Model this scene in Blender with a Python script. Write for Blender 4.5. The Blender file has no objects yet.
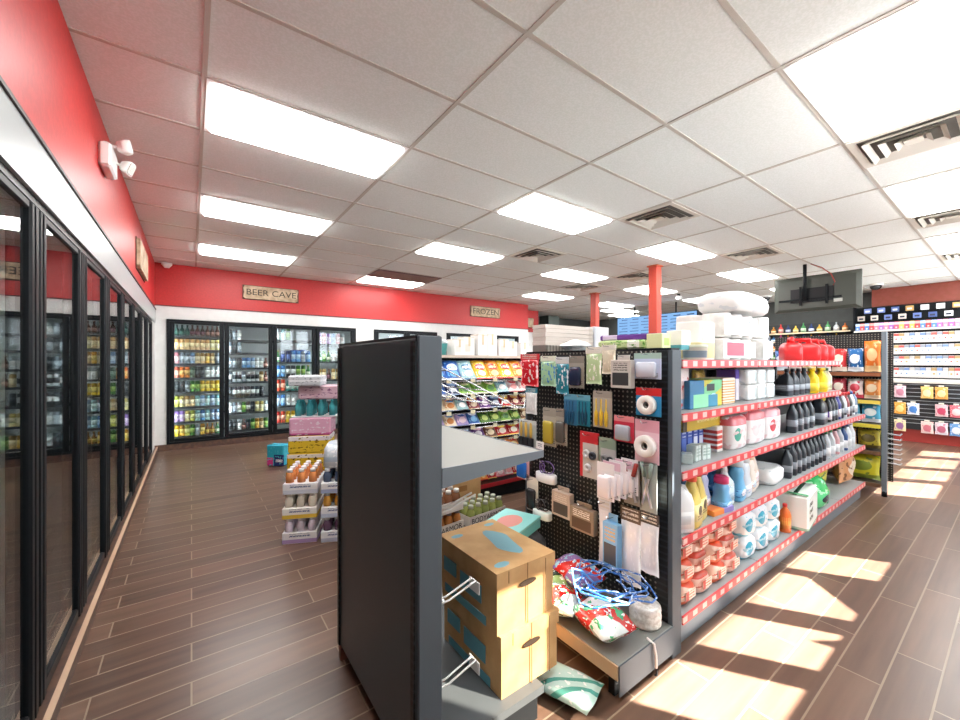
import bpy, math, random
from math import sin, cos, pi, radians, sqrt, atan2
from mathutils import Vector, Matrix
random.seed(7)
S = bpy.context.scene
COL = S.collection
EYE = 1.385
CEIL = 2.92
LAMP, LEDS, SKY, SUN, EXPOSURE = 12.0, 17.0, 8.5, 62.0, 0.65
YAW = radians(35.84)
FPX = 396.6
_c, _s = cos(YAW), sin(YAW)

# ------------------------------------------------------------------ survey helpers: sight line -> point on a real plane
def ray(x, y):
    u = (x - 478.0) / FPX
    return (u*_c + _s, -u*_s + _c, (362.0 - y) / FPX)
def at_x(x, y, X):
    r = ray(x, y); t = X / r[0]; return Vector((X, t*r[1], EYE + t*r[2]))
def at_y(x, y, Y):
    r = ray(x, y); t = Y / r[1]; return Vector((t*r[0], Y, EYE + t*r[2]))
def at_z(x, y, Z):
    r = ray(x, y); t = (Z - EYE) / r[2]; return Vector((t*r[0], t*r[1], Z))

# ------------------------------------------------------------------ materials
def lin(h):
    h = h.lstrip('#'); o = []
    for i in (0, 2, 4):
        v = int(h[i:i+2], 16) / 255
        o.append(v/12.92 if v <= .04045 else ((v+.055)/1.055)**2.4)
    return (*o, 1.0)
MATS = {}
def mat(h, rough=.5, metal=0.0, spec=.5, key=None):
    k = key or (h, rough, metal, spec)
    if k in MATS: return MATS[k]
    m = bpy.data.materials.new('paint_' + h.strip('#')); m.use_nodes = True
    b = m.node_tree.nodes['Principled BSDF']
    b.inputs['Base Color'].default_value = lin(h)
    b.inputs['Roughness'].default_value = rough
    b.inputs['Metallic'].default_value = metal
    b.inputs['Specular IOR Level'].default_value = spec
    MATS[k] = m
    return m
def emis(name, h, strength):
    m = bpy.data.materials.new(name); m.use_nodes = True
    nt = m.node_tree; nt.nodes.clear()
    e = nt.nodes.new('ShaderNodeEmission'); o = nt.nodes.new('ShaderNodeOutputMaterial')
    e.inputs[0].default_value = lin(h); e.inputs[1].default_value = strength
    nt.links.new(e.outputs[0], o.inputs[0]); return m
def glass(name, tint='#ffffff', ior=1.5, rough=0.0):
    m = bpy.data.materials.new(name); m.use_nodes = True
    nt = m.node_tree; nt.nodes.clear(); N = nt.nodes.new; L = nt.links.new
    o = N('ShaderNodeOutputMaterial'); mx = N('ShaderNodeMixShader'); f = N('ShaderNodeFresnel')
    t = N('ShaderNodeBsdfTransparent'); g = N('ShaderNodeBsdfGlossy')
    ge = N('ShaderNodeNewGeometry'); mr = N('ShaderNodeMapRange'); mr.inputs['To Min'].default_value = ior; mr.inputs['To Max'].default_value = 1/ior
    L(ge.outputs['Backfacing'], mr.inputs['Value']); L(mr.outputs[0], f.inputs['IOR'])
    t.inputs[0].default_value = lin(tint); g.inputs['Roughness'].default_value = rough
    L(f.outputs[0], mx.inputs[0]); L(t.outputs[0], mx.inputs[1]); L(g.outputs[0], mx.inputs[2]); L(mx.outputs[0], o.inputs[0])
    return m
PACK = {}
def pack(base, *layers, rough=.4):
    """printed packaging: flat printed shapes laid over a base colour in the object's own 0..1 box coordinates"""
    k = (base, layers, rough)
    if k in PACK: return PACK[k]
    m = bpy.data.materials.new('printed_pack'); m.use_nodes = True
    nt = m.node_tree; N = nt.nodes.new; L = nt.links.new
    b = nt.nodes['Principled BSDF']; b.inputs['Roughness'].default_value = rough
    tc = N('ShaderNodeTexCoord'); sp = N('ShaderNodeSeparateXYZ'); L(tc.outputs['Generated'], sp.inputs[0])
    X, Y, Z = sp.outputs
    def mth(op, a, c):
        n = N('ShaderNodeMath'); n.operation = op
        for i, q in enumerate((a, c)):
            if isinstance(q, (int, float)): n.inputs[i].default_value = q
            else: L(q, n.inputs[i])
        return n.outputs[0]
    def between(s, lo, hi): return mth('MULTIPLY', mth('GREATER_THAN', s, lo), mth('LESS_THAN', s, hi))
    rgb = N('ShaderNodeRGB'); rgb.outputs[0].default_value = lin(base); cur = rgb.outputs[0]
    for l in layers:
        kd = l[0]
        if kd in 'xyz': fac = between({'x': X, 'y': Y, 'z': Z}[kd], l[1], l[2]); c = l[3]
        elif kd == 'o':
            a = mth('POWER', mth('DIVIDE', mth('SUBTRACT', X, l[1]), l[3]), 2); d = mth('POWER', mth('DIVIDE', mth('SUBTRACT', Z, l[2]), l[4]), 2)
            fac = mth('LESS_THAN', mth('ADD', a, d), 1.0); c = l[5]
        elif kd == 'r':
            fac = mth('MULTIPLY', between(X, l[1], l[2]), between(Z, l[3], l[4])); c = l[5]
        elif kd == 'q':
            fac = mth('MULTIPLY', between(Y, l[1], l[2]), between(Z, l[3], l[4])); c = l[5]
        elif kd == 't':       # rectangle of print lines
            ln = mth('GREATER_THAN', mth('FRACT', mth('MULTIPLY', Z, l[6]), 0), .45)
            wv = N('ShaderNodeTexNoise'); wv.inputs['Scale'].default_value = 22; L(tc.outputs['Generated'], wv.inputs['Vector'])
            fac = mth('MULTIPLY', mth('MULTIPLY', mth('MULTIPLY', between(X, l[1], l[2]), between(Z, l[3], l[4])), ln), mth('GREATER_THAN', wv.outputs['Fac'], .45)); c = l[5]
        elif kd == 'd':       # slanted band
            q = mth('ADD', mth('MULTIPLY', X, l[1]), Z); fac = between(q, l[2], l[3]); c = l[4]
        elif kd == 'n':
            no = N('ShaderNodeTexNoise'); no.inputs['Scale'].default_value = l[1]; L(tc.outputs['Generated'], no.inputs['Vector'])
            fac = mth('GREATER_THAN', no.outputs['Fac'], l[2]); c = l[3]
        mx = N('ShaderNodeMix'); mx.data_type = 'RGBA'
        L(fac, mx.inputs[0]); L(cur, mx.inputs[6]); mx.inputs[7].default_value = lin(c); cur = mx.outputs[2]
    L(cur, b.inputs['Base Color'])
    PACK[k] = m
    return m

# ------------------------------------------------------------------ mesh builder
class MB:
    def __init__(self): self.v = []; self.f = []; self.m = []; self.s = []
    def add(self, vs, fs, m=0, smooth=False, T=None):
        b = len(self.v)
        self.v += [tuple(T @ Vector(p)) for p in vs] if T is not None else [tuple(p) for p in vs]
        for q in fs: self.f.append(tuple(b+i for i in q)); self.m.append(m); self.s.append(smooth)
        return self
    def box(self, x0, x1, y0, y1, z0, z1, m=0, T=None):
        vs = [(x0,y0,z0),(x1,y0,z0),(x1,y1,z0),(x0,y1,z0),(x0,y0,z1),(x1,y0,z1),(x1,y1,z1),(x0,y1,z1)]
        return self.add(vs, [(0,3,2,1),(4,5,6,7),(0,1,5,4),(1,2,6,5),(2,3,7,6),(3,0,4,7)], m, False, T)
    def rbox(self, x0, x1, y0, y1, z0, z1, r=.004, m=0, T=None):
        """box with chamfered vertical and horizontal edges"""
        cx, cy = (x0+x1)/2, (y0+y1)/2; hx, hy = (x1-x0)/2, (y1-y0)/2
        def ring(ix, z): 
            a, b = hx-ix, hy-ix; q = min(r, a*.9, b*.9)
            return [(cx-a+q,cy-b,z),(cx+a-q,cy-b,z),(cx+a,cy-b+q,z),(cx+a,cy+b-q,z),(cx+a-q,cy+b,z),(cx-a+q,cy+b,z),(cx-a,cy+b-q,z),(cx-a,cy-b+q,z)]
        return self.rings([ring(r, z0), ring(0, z0+r), ring(0, z1-r), ring(r, z1)], m, False, T)
    def rings(self, R, m=0, smooth=True, T=None, cap=True):
        n = len(R[0]); vs = [p for q in R for p in q]; fs = []
        for i in range(len(R)-1):
            for j in range(n): fs.append((i*n+j, i*n+(j+1)%n, (i+1)*n+(j+1)%n, (i+1)*n+j))
        self.add(vs, fs, m, smooth, T)
        if cap:
            b = len(self.v) - len(vs)
            self.f += [tuple(b+j for j in range(n-1, -1, -1)), tuple(b+(len(R)-1)*n+j for j in range(n))]; self.m += [m, m]; self.s += [False, False]
        return self
    def lathe(self, prof, n=12, m=0, T=None, smooth=True, c=(0,0)):
        return self.rings([[(c[0]+r*cos(2*pi*j/n), c[1]+r*sin(2*pi*j/n), z) for j in range(n)] for r, z in prof], m, smooth, T)
    def loft(self, secs, n=16, m=0, T=None, smooth=True):
        """secs: (z, half width, half depth, squareness, x shift, y shift)"""
        R = []
        for q in secs:
            z, w, d = q[:3]; e = q[3] if len(q) > 3 else 2; ox = q[4] if len(q) > 4 else 0; oy = q[5] if len(q) > 5 else 0
            k = []
            for j in range(n):
                a = 2*pi*(j+.5)/n; ca, sa = cos(a), sin(a)
                k.append((ox + w*math.copysign(abs(ca)**(2/e), ca), oy + d*math.copysign(abs(sa)**(2/e), sa), z))
            R.append(k)
        return self.rings(R, m, smooth, T)
    def tube(self, pts, r, n=6, m=0, T=None, closed=False):
        P = [Vector(p) for p in pts]; R = []; up = Vector((0,0,1)); k = len(P)
        for i, p in enumerate(P):
            d = (P[min(i+1,k-1)] - P[max(i-1,0)]) if not closed else (P[(i+1)%k]-P[i-1])
            d = d.normalized() if d.length > 1e-9 else Vector((0,0,1))
            a = d.cross(up); a = a.normalized() if a.length > 1e-3 else d.cross(Vector((1,0,0))).normalized()
            b = d.cross(a)
            R.append([p + a*(r*cos(2*pi*j/n)) + b*(r*sin(2*pi*j/n)) for j in range(n)])
        if closed: R.append(R[0])
        return self.rings(R, m, True, T, cap=not closed)
    def cyl(self, p0, p1, r, n=12, m=0, T=None): return self.tube([p0, p1], r, n, m, T)
    def prism(self, poly, y0, y1, m=0, T=None):
        """polygon in x,z pushed along y"""
        n = len(poly); vs = [(x,y0,z) for x,z in poly] + [(x,y1,z) for x,z in poly]
        return self.add(vs, [tuple(range(n)), tuple(range(2*n-1,n-1,-1))] + [(j,n+j,n+(j+1)%n,(j+1)%n) for j in range(n)], m, False, T)
    def pillow(self, w, h, d, m=0, seed=0, nx=8, nz=8, crimp=.07, T=None, sag=0.0, lump=.12):
        rr = random.Random(seed); ph = [rr.uniform(0, 6.28) for _ in range(6)]
        def P(i, j, sgn):
            u = -1 + 2*i/nx; v = j/nz; vv = abs(2*v-1)
            th = (1-abs(u)**2.6)*(1-max(0, (vv-0.0))**3.2)
            th = max(th, 0)**.7 * d/2
            th *= 1 + lump*sin(5*u+ph[0]+3*v) + lump*.8*sin(9*v+ph[1]+2*u)
            pin = 1 - .06*(1-vv**2)
            return (u*w/2*pin + .012*w*sin(7*v+ph[2]), sgn*th + sag*sin(pi*v), v*h + .01*h*sin(4*u+ph[3]))
        vs = []; fs = []
        for sgn in (-1, 1):
            for j in range(nz+1):
                for i in range(nx+1): vs.append(P(i, j, sgn))
        q = (nx+1)*(nz+1)
        for j in range(nz):
            for i in range(nx):
                a = j*(nx+1)+i
                fs.append((a, a+1, a+nx+2, a+nx+1)); fs.append((q+a+1, q+a, q+a+nx+1, q+a+nx+2))
        for i in range(nx): fs.append((i+1, i, q+i, q+i+1)); a = nz*(nx+1)+i; fs.append((a, a+1, q+a+1, q+a))
        for j in range(nz): a = j*(nx+1); fs.append((a, a+nx+1, q+a+nx+1, q+a)); a += nx; fs.append((a+nx+1, a, q+a, q+a+nx+1))
        return self.add(vs, fs, m, True, T)
    def mesh(self, name, mats):
        me = bpy.data.meshes.new(name); me.from_pydata(self.v, [], self.f)
        for m in (mats if isinstance(mats, (list, tuple)) else [mats]): me.materials.append(m)
        me.polygons.foreach_set('material_index', self.m); me.polygons.foreach_set('use_smooth', self.s)
        me.update(); return me

def link(name, data, parent=None, loc=(0,0,0), rot=(0,0,0), scale=None):
    o = bpy.data.objects.new(name, data); COL.objects.link(o)
    o.location = loc; o.rotation_euler = rot if isinstance(rot, (tuple, list)) else (0,0,rot)
    if scale is not None: o.scale = scale
    if parent is not None: o.parent = parent
    return o
SEEN = {}
def tag(o, label, cat, group=None, kind=None):
    o['label'] = label; o['category'] = cat
    if group: o['group'] = group
    if kind: o['kind'] = kind
    SEEN[label] = SEEN.get(label, 0) + 1
    return o
def struct(name, mb, m, label=None):
    o = link(name, mb.mesh(name, m)); o['kind'] = 'structure'
    if label: o['label'] = label
    return o
def one(name, label, cat, me, loc, rot=0, group=None, scale=None):
    return tag(link(name, me, None, loc, rot, scale), label, cat, group)
def many(name, label, cat, parts, loc, rot=0, group=None, scale=None):
    """parts: [(part name, mesh, [(sub-part name, mesh), ...])]"""
    r = tag(link(name, None, None, loc, rot, scale), label, cat, group)
    for p in parts:
        o = link(p[0], p[1], r)
        for q in (p[2] if len(p) > 2 else ()): link(q[0], q[1], o)
    return r
KIT = {}
def kit(key, fn):
    if key not in KIT: KIT[key] = fn()
    return KIT[key]
ORD = 'first second third fourth fifth sixth seventh eighth ninth tenth eleventh twelfth thirteenth fourteenth fifteenth sixteenth seventeenth eighteenth nineteenth twentieth twenty-first twenty-second twenty-third twenty-fourth twenty-fifth twenty-sixth twenty-seventh twenty-eighth twenty-ninth thirtieth'.split()
def text(parent, s, size, loc, rot, m, ext=.0005, align='CENTER', sx=1.0):
    cu = bpy.data.curves.new('lettering', 'FONT'); cu.body = s; cu.size = size; cu.extrude = ext; cu.align_x = align; cu.align_y = 'CENTER'
    cu.materials.append(m)
    tmp = bpy.data.objects.new('lettering', cu); COL.objects.link(tmp)
    bpy.context.view_layer.update()
    me = bpy.data.meshes.new_from_object(tmp.evaluated_get(bpy.context.evaluated_depsgraph_get()))
    bpy.data.objects.remove(tmp)
    return link('lettering', me, parent, loc, rot, (sx, 1, 1))
# ------------------------------------------------------------------ setting
def nodes(m): return m.node_tree, m.node_tree.nodes.new, m.node_tree.links.new, m.node_tree.nodes['Principled BSDF']
def m_floor():
    m = bpy.data.materials.new('wood_look_tile'); m.use_nodes = True; nt, N, L, b = nodes(m)
    tc = N('ShaderNodeTexCoord'); br = N('ShaderNodeTexBrick'); L(tc.outputs['Object'], br.inputs['Vector'])
    br.offset = .37; br.offset_frequency = 2; br.squash = 1
    br.inputs['Color1'].default_value = (.19,.19,.19,1); br.inputs['Color2'].default_value = (.9,.9,.9,1); br.inputs['Mortar'].default_value = (.5,.5,.5,1)
    br.inputs['Scale'].default_value = 1; br.inputs['Mortar Size'].default_value = .0036; br.inputs['Mortar Smooth'].default_value = .1
    br.inputs['Brick Width'].default_value = .91; br.inputs['Row Height'].default_value = .146
    mp = N('ShaderNodeMapping'); mp.inputs['Scale'].default_value = (1.6, 22, 1); L(tc.outputs['Object'], mp.inputs[0])
    no = N('ShaderNodeTexNoise'); no.inputs['Scale'].default_value = 1; no.inputs['Detail'].default_value = 6; L(mp.outputs[0], no.inputs['Vector'])
    a = N('ShaderNodeMath'); a.operation = 'MULTIPLY_ADD'; a.inputs[1].default_value = .55; L(no.outputs['Fac'], a.inputs[0])
    sc = N('ShaderNodeMath'); sc.operation = 'MULTIPLY'; sc.inputs[1].default_value = .45; L(br.outputs['Color'], sc.inputs[0]); L(sc.outputs[0], a.inputs[2])
    cr = N('ShaderNodeValToRGB'); e = cr.color_ramp.elements
    e[0].position = .18; e[0].color = lin(FLOOR_A); e[1].position = .85; e[1].color = lin(FLOOR_B); L(a.outputs[0], cr.inputs[0])
    mx = N('ShaderNodeMix'); mx.data_type = 'RGBA'; L(br.outputs['Fac'], mx.inputs[0]); L(cr.outputs[0], mx.inputs[6]); mx.inputs[7].default_value = lin('#93836f')
    L(mx.outputs[2], b.inputs['Base Color']); b.inputs['Roughness'].default_value = .29
    bp = N('ShaderNodeBump'); bp.inputs['Strength'].default_value = .35; bp.inputs['Distance'].default_value = .002; bp.invert = True
    L(br.outputs['Fac'], bp.inputs['Height']); L(bp.outputs[0], b.inputs['Normal'])
    return m
FLOOR_A, FLOOR_B = '#43312a', '#7d6150'
def m_speckle(name, base, dark, scale, rough=.8, bump=.25, thr=(.42,.62)):
    m = bpy.data.materials.new(name); m.use_nodes = True; nt, N, L, b = nodes(m)
    tc = N('ShaderNodeTexCoord'); no = N('ShaderNodeTexNoise'); no.inputs['Scale'].default_value = scale; no.inputs['Detail'].default_value = 4; L(tc.outputs['Object'], no.inputs['Vector'])
    cr = N('ShaderNodeValToRGB'); e = cr.color_ramp.elements; e[0].position = thr[0]; e[0].color = lin(dark); e[1].position = thr[1]; e[1].color = lin(base); L(no.outputs['Fac'], cr.inputs[0])
    L(cr.outputs[0], b.inputs['Base Color']); b.inputs['Roughness'].default_value = rough
    bp = N('ShaderNodeBump'); bp.inputs['Strength'].default_value = bump; bp.inputs['Distance'].default_value = .003; L(no.outputs['Fac'], bp.inputs['Height']); L(bp.outputs[0], b.inputs['Normal'])
    return m
M_FLOOR = m_floor()
M_CEIL = m_speckle('fissured_ceiling_tile', '#f6f8f6', '#edf0ec', 90, .9, .12)
M_RED = m_speckle('red_wall_paint', '#c62727', '#bd2324', 40, .42, .12)
M_WHITE = m_speckle('white_wall_panel', '#e0e2e0', '#dcdedc', 12, .55, .05)
M_DARKWALL = m_speckle('charcoal_wall', '#4a4f4e', '#474b4a', 8, .6, .05)
M_BROWN = m_speckle('red_brown_bulkhead', '#8c4337', '#86402f', 14, .55, .05)
M_TILEBASE = m_speckle('brown_tile_base', '#6b5042', '#54403a', 16, .4, .05)
M_BLACK = mat('#10161b', .5, 0, .25); M_BLACKM = mat('#1d2024', .45, .3); M_GREY = mat('#5f6770', .45, .25); M_LGREY = mat('#9aa0a3', .5, .1)
M_CHROME = mat('#c9ccd0', .22, .9); M_WHITEP = mat('#f2f2f0', .45); M_STEEL = mat('#aab0b6', .3, .8)
M_GLASS = glass('clear_door_glass', '#f4f8f7', 1.45); M_WIN = glass('window_glass', '#ffffff', 1.45); M_SUNDIM = glass('sun_dimming_glass', '#b4b2ae', 1.45)  # last glass: tint added to weaken the sun reaching the cartons
X_L, Y_B, X_R, Y_F = -.46, 7.85, 12.1, -1.0

struct('floor', MB().box(-1.5, X_R+.2, Y_F-.19, 9.73, -.08, 0), M_FLOOR).location.y = .073
struct('ceiling', MB().box(-1.5, X_R+.2, Y_F-.12, 9.8, CEIL+.006, CEIL+.1), M_CEIL)
g = MB()
for i in range(-1, 10): g.box(.056+1.22*i-.012, .056+1.22*i+.012, Y_F, 9.6, CEIL, CEIL+.008)
for j in range(-6, 12): g.box(X_L, X_R, 2.59+.61*j-.012, 2.59+.61*j+.012, CEIL+.0012, CEIL+.0085)
struct('ceiling_grid', g, mat('#cbc4bb', .7))
struct('wall_left', MB().box(X_L-.1, X_L, Y_F, Y_B+.1, 2.195, CEIL), M_RED)
struct('trim_1', MB().box(X_L-.06, X_L+.012, Y_F, Y_B, 1.985, 2.185), mat('#aeb5b6', .35), 'white panel band between the cooler doors and the red wall')
struct('trim_2', MB().box(X_L-.06, X_L+.02, Y_F, Y_B, 2.185, 2.2), mat('#3a2c2a', .5))
struct('wall_left_lower', MB().box(X_L-.1, X_L, 7.36, Y_B+.1, 0, 1.985).box(X_L-.1, X_L, Y_F, -.85, 0, 1.985), M_WHITE)
struct('baseboard_left', MB().box(X_L-.1, X_L+.035, Y_F, 7.85, 0, .075), M_TILEBASE)
struct('trim_3', MB().box(X_L+.02, X_L+.042, Y_F, 7.85, .075, .081), mat('#c7a88c', .4))
struct('wall_back', MB().box(X_L, 7.33, Y_B, Y_B+.1, 2.27, CEIL).box(7.23, 7.33, Y_B+.1, 8.65, 2.27, CEIL).box(7.33, 8.5, 8.65, 8.75, 2.27, CEIL), M_RED)
w = MB()
for x0, x1 in ((X_L, -.315), (2.63, 3.03), (4.5, 4.77), (6.97, 7.33)): w.box(x0, x1, Y_B, Y_B+.1, .1, 2.06)
w.box(X_L, 7.33, Y_B, Y_B+.1, 2.06, 2.255).box(7.23, 7.33, Y_B+.1, 8.65, 0, 2.27).box(7.33, 8.5, 8.65, 8.75, 0, 2.27)
struct('wall_back_lower', w, M_WHITE)
struct('trim_4', MB().box(X_L, 7.345, Y_B-.012, Y_B+.1, 2.255, 2.27), mat('#5a2e2b', .5))
struct('baseboard_back', MB().box(X_L, 7.34, Y_B-.025, Y_B+.1, 0, .1), M_TILEBASE)
struct('wall_far', MB().box(8.5, X_R, 9.6, 9.7, 0, CEIL).box(8.4, 8.5, 8.75, 9.6, 0, CEIL), M_DARKWALL)
struct('wall_right', MB().box(X_R, X_R+.1, Y_F, 9.7, 0, CEIL), M_DARKWALL)
struct('trim_5', MB().box(11.7, X_R, Y_F, 1.93, 2.55, CEIL), M_BROWN, 'red-brown bulkhead above the tobacco shelves')
# window wall at the front of the shop
PANES = [(2.26,2.66),(2.74,3.2),(3.3,3.77),(3.88,4.5),(4.54,5.01),(7.12,7.95),(8.1,8.86),(9.0,9.82),(10.0,10.6),(10.8,11.6)]
HEADS = {0: 2.42}  # first pane added so sun reaches the carton fronts; low head trims it
SILL, HEAD = 1.3, 2.6
w = MB().box(X_L-.1, X_R+.1, Y_F-.1, Y_F, 0, SILL).box(X_L-.1, X_R+.1, Y_F-.1, Y_F, HEAD, CEIL)
ed = [X_L-.1] + [q for p in PANES for q in p] + [X_R+.1]
for i in range(0, len(ed), 2): w.box(ed[i], ed[i+1], Y_F-.1, Y_F, SILL, HEAD)
w.box(PANES[0][0], PANES[0][1], Y_F-.1, Y_F, HEADS[0], HEAD)
struct('wall_front', w, M_WHITE)
shadow_cards = {2: [[(3.3,SILL),(3.56,SILL),(3.44,1.34)], [(3.56,SILL),(3.7,SILL),(3.6,1.41)]], 3: [[(3.95,SILL),(4.5,SILL),(4.5,1.6)]], 5: [[(7.6,SILL),(7.93,SILL),(7.93,1.36)]]}  # unseen triangles added to give the floor sun patches jagged edges
for k, (a, b) in enumerate(PANES):
    HD = HEADS.get(k, HEAD)
    o = struct('window_%d' % (k+1), MB().box(a-.002, b+.002, Y_F-.055, Y_F-.049, SILL, HD), M_SUNDIM if k == 0 else M_WIN)
    link('window_frame', MB().box(a, a+.02, Y_F-.08, Y_F-.02, SILL, HD).box(b-.02, b, Y_F-.08, Y_F-.02, SILL, HD).box(a, b, Y_F-.08, Y_F-.02, SILL, SILL+.02).box(a, b, Y_F-.08, Y_F-.02, HD-.02, HD).mesh('window_frame', M_STEEL), o)
    for poly in shadow_cards.get(k, ()): link('shadow_card', MB().prism(poly, Y_F-.045, Y_F-.042).mesh('shadow_card', M_WHITEP), o)
struct('exterior_ground', MB().box(-30, 40, -40, Y_F-.1, -.25, -.15), mat('#a2a5a7', .9))
struct('exterior_sun_blocker', MB().box(3.42, 14, -2.27, Y_F-.1, 2.70, 2.8), mat('#d8d6d0', .7))  # unseen slab added to cut off the sun beam above the windows

# lights, vents
M_LAMP = emis('lamp_diffuser', '#fffdfa', LAMP)
lk = lambda: [('frame', MB().box(-.6,.6,-.295,-.27,0,.01).box(-.6,.6,.27,.295,0,.01).box(-.6,-.575,-.27,.27,0,.01).box(.575,.6,-.27,.27,0,.01).mesh('light_frame', M_WHITEP)),
              ('diffuser', MB().rings([[(-.575,-.27,.004),(.575,-.27,.004),(.575,.27,.004),(-.575,.27,.004)],[(-.56,-.255,-.020),(.56,-.255,-.020),(.56,.255,-.020),(-.56,.255,-.020)]][::-1], 0, False).mesh('diffuser', M_LAMP))]
rows = {-4: 'closest row to the shop windows', 0: 'second row back from the windows', 3: 'third row back from the windows', 6: 'rear row by the back wall', 7: 'rear row by the back wall', 8: 'rear row by the back wall'}
LIGHTS = [(0,-4),(2,-4),(4,-4),(6,-4),(8,-4),(0,0),(2,0),(4,0),(6,0),(8,0),(0,3),(2,3),(4,3),(6,3),(8,3),(0,6),(2,7),(5,6),(7,6),(8,7),(9,8)]
cnt = {}
for i, j in LIGHTS:
    r = rows[j]; cnt[r] = cnt.get(r, 0) + 1
    many('ceiling_light', 'lit ceiling light panel, %s from the cooler wall, %s' % (ORD[cnt[r]-1], r), 'light', kit('light', lk), (.056+1.22*i+.61, 2.59+.61*j+.305, CEIL-.003), 0, 'flush ceiling light panels')
M_DARKV = mat('#5a5650', .7); M_TAN = mat('#e2dbd0', .5)
def vent_kit():
    P = []
    def sq(a, z0, b, z1, m): 
        R = [[(-a,-a,z0),(a,-a,z0),(a,a,z0),(-a,a,z0)],[(-b,-b,z1),(b,-b,z1),(b,b,z1),(-b,b,z1)]]
        return MB().rings(R, 0, False, None, False).mesh('louver', m)
    P.append(('frame', MB().box(-.295,.295,-.295,-.25,0,.008).box(-.295,.295,.25,.295,0,.008).box(-.295,-.25,-.25,.25,0,.008).box(.25,.295,-.25,.25,0,.008).mesh('vent_frame', M_TAN)))
    P.append(('throat', MB().box(-.25,.25,-.25,.25,.0075,.0088).mesh('throat', M_DARKV)))
    for a in (.225, .155, .085): P.append(('louver', sq(a, -.02, a-.03, .006, M_TAN)))
    P.append(('center_plate', MB().box(-.045,.045,-.045,.045,-.012,-.006).mesh('center_plate', M_TAN)))
    return P
for i, h, j, d in ((3,0,-1,'between the two near light rows'),(3,0,2,'beyond the second row of light panels'),(5,0,-1,'over the red fuel cans'),(5,0,2,'behind the front red post'),(5,0,4,'deep in the shop above the far red post'),(3,0,-4,'beside the largest near light panel'),(5,0,-4,'in the near row above the window aisle'),(7,0,-4,'in the near row by the counter')):
    many('ceiling_vent', 'square louvred ceiling air vent ' + d, 'vent', kit('vent', vent_kit), (.056+1.22*i+.305, 2.59+.61*j+.305, CEIL-.008), 0, 'square ceiling air vents')
sl = MB()
for k in range(14): sl.box(-.56, .56, -.25+.037*k, -.236+.037*k, -.012, -.004)
many('return_grille', 'brown slatted return air grille in the ceiling near the red back wall', 'vent', [('frame', MB().box(-.6,.6,-.295,-.26,-.012,0).box(-.6,.6,.26,.295,-.012,0).box(-.6,-.56,-.26,.26,-.012,0).box(.56,.6,-.26,.26,-.012,0).box(-.56,.56,-.26,.26,-.003,0).mesh('grille_frame', mat('#6a4a44', .6))), ('slats', sl.mesh('slats', mat('#8f6d63', .6)))], (.056+1.22*2+.61, 2.59+.61*6+.305, CEIL-.001))
for x, y, l in ((6.0, 3.48, 'red square steel post nearer the camera, in front of the menu screens'), (7.3, 5.65, 'red square steel post farther back, above the white boxes')):
    many('support_post', l, 'post', [('shaft', MB().rbox(-.07,.07,-.07,.07,0,CEIL,.006).mesh('shaft', mat('#b8402f', .5))), ('collar', MB().rbox(-.09,.09,-.09,.09,CEIL-.02,CEIL-.001,.004).mesh('collar', mat('#c9683f', .5)))], (x, y, 0), 0, 'red support posts')

# emergency lamp, sensors, cameras
def lamp_head(T, m=0):
    return MB().loft([(-.035,.035,.03,4),(0,.05,.042,5),(.03,.055,.046,5)], 16, 0, T).mesh('lamp_head', M_WHITEP), MB().loft([(.031,.047,.038,5),(.036,.045,.036,5)], 16, 0, T).mesh('lens', pack('#e8e6e2', ('n', 18, .5, '#b9b3aa')))
h1 = lamp_head(Matrix.Translation((.14,-.09,.07)) @ Matrix.Rotation(radians(35),4,'Z') @ Matrix.Rotation(radians(75),4,'Y'))
h2 = lamp_head(Matrix.Translation((.14,.1,-.02)) @ Matrix.Rotation(radians(-20),4,'Z') @ Matrix.Rotation(radians(110),4,'Y'))
many('mounted_emergency_light', 'white twin-head emergency light mounted on the red cooler wall', 'emergency light', [('housing', MB().rbox(0,.075,-.16,.16,-.13,.06,.015).mesh('housing', M_WHITEP)), ('lamp_head', h1[0], [('lens', h1[1])]), ('lamp_head', h2[0], [('lens', h2[1])]), ('arm', MB().tube([(.05,-.08,.05),(.1,-.09,.06)],.012,8).mesh('arm', M_WHITEP)), ('arm', MB().tube([(.05,.09,0),(.1,.1,-.01)],.012,8).mesh('arm', M_WHITEP))], (X_L+.001, 3.42, 2.69), 0, None, (.8,.8,.8))
one('motion_sensor', 'small white sensor fixed at the ceiling corner of the red walls', 'sensor', MB().loft([(0,.03,.03,4),(.05,.07,.045,3),(.075,.07,.04,3)],14).mesh('motion_sensor', M_WHITEP), (-.31, 7.79, CEIL-.077))
dk = lambda: [('base', MB().lathe([(.075,-.025),(.08,0)],18).mesh('base', M_WHITEP)), ('dome', MB().lathe([(.02,-.085),(.045,-.072),(.06,-.05),(.065,-.025)],18).mesh('dome', mat('#2a2a2e', .1)))]
many('dome_camera', 'white dome security camera above the tobacco shelves', 'security camera', kit('dome', dk), (10.9, 1.74, CEIL-.001), 0, None, (1.4,1.4,1.4))
many('dome_camera', 'dome security camera beside the hanging television', 'security camera', kit('dome', dk), (10.8, 3.55, CEIL-.001), 0, None, (1.4,1.4,1.4))
many('bullet_camera', 'small white bullet camera on the ceiling behind the red post', 'security camera', [('mount', MB().cyl((0,0,-.06),(0,0,0),.035,10).mesh('mount', M_BLACK)), ('housing', MB().cyl((-.1,-.03,-.1),(.14,.04,-.06),.045,12).mesh('housing', M_WHITEP))], (8.9, 4.6, CEIL-.001))

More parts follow.
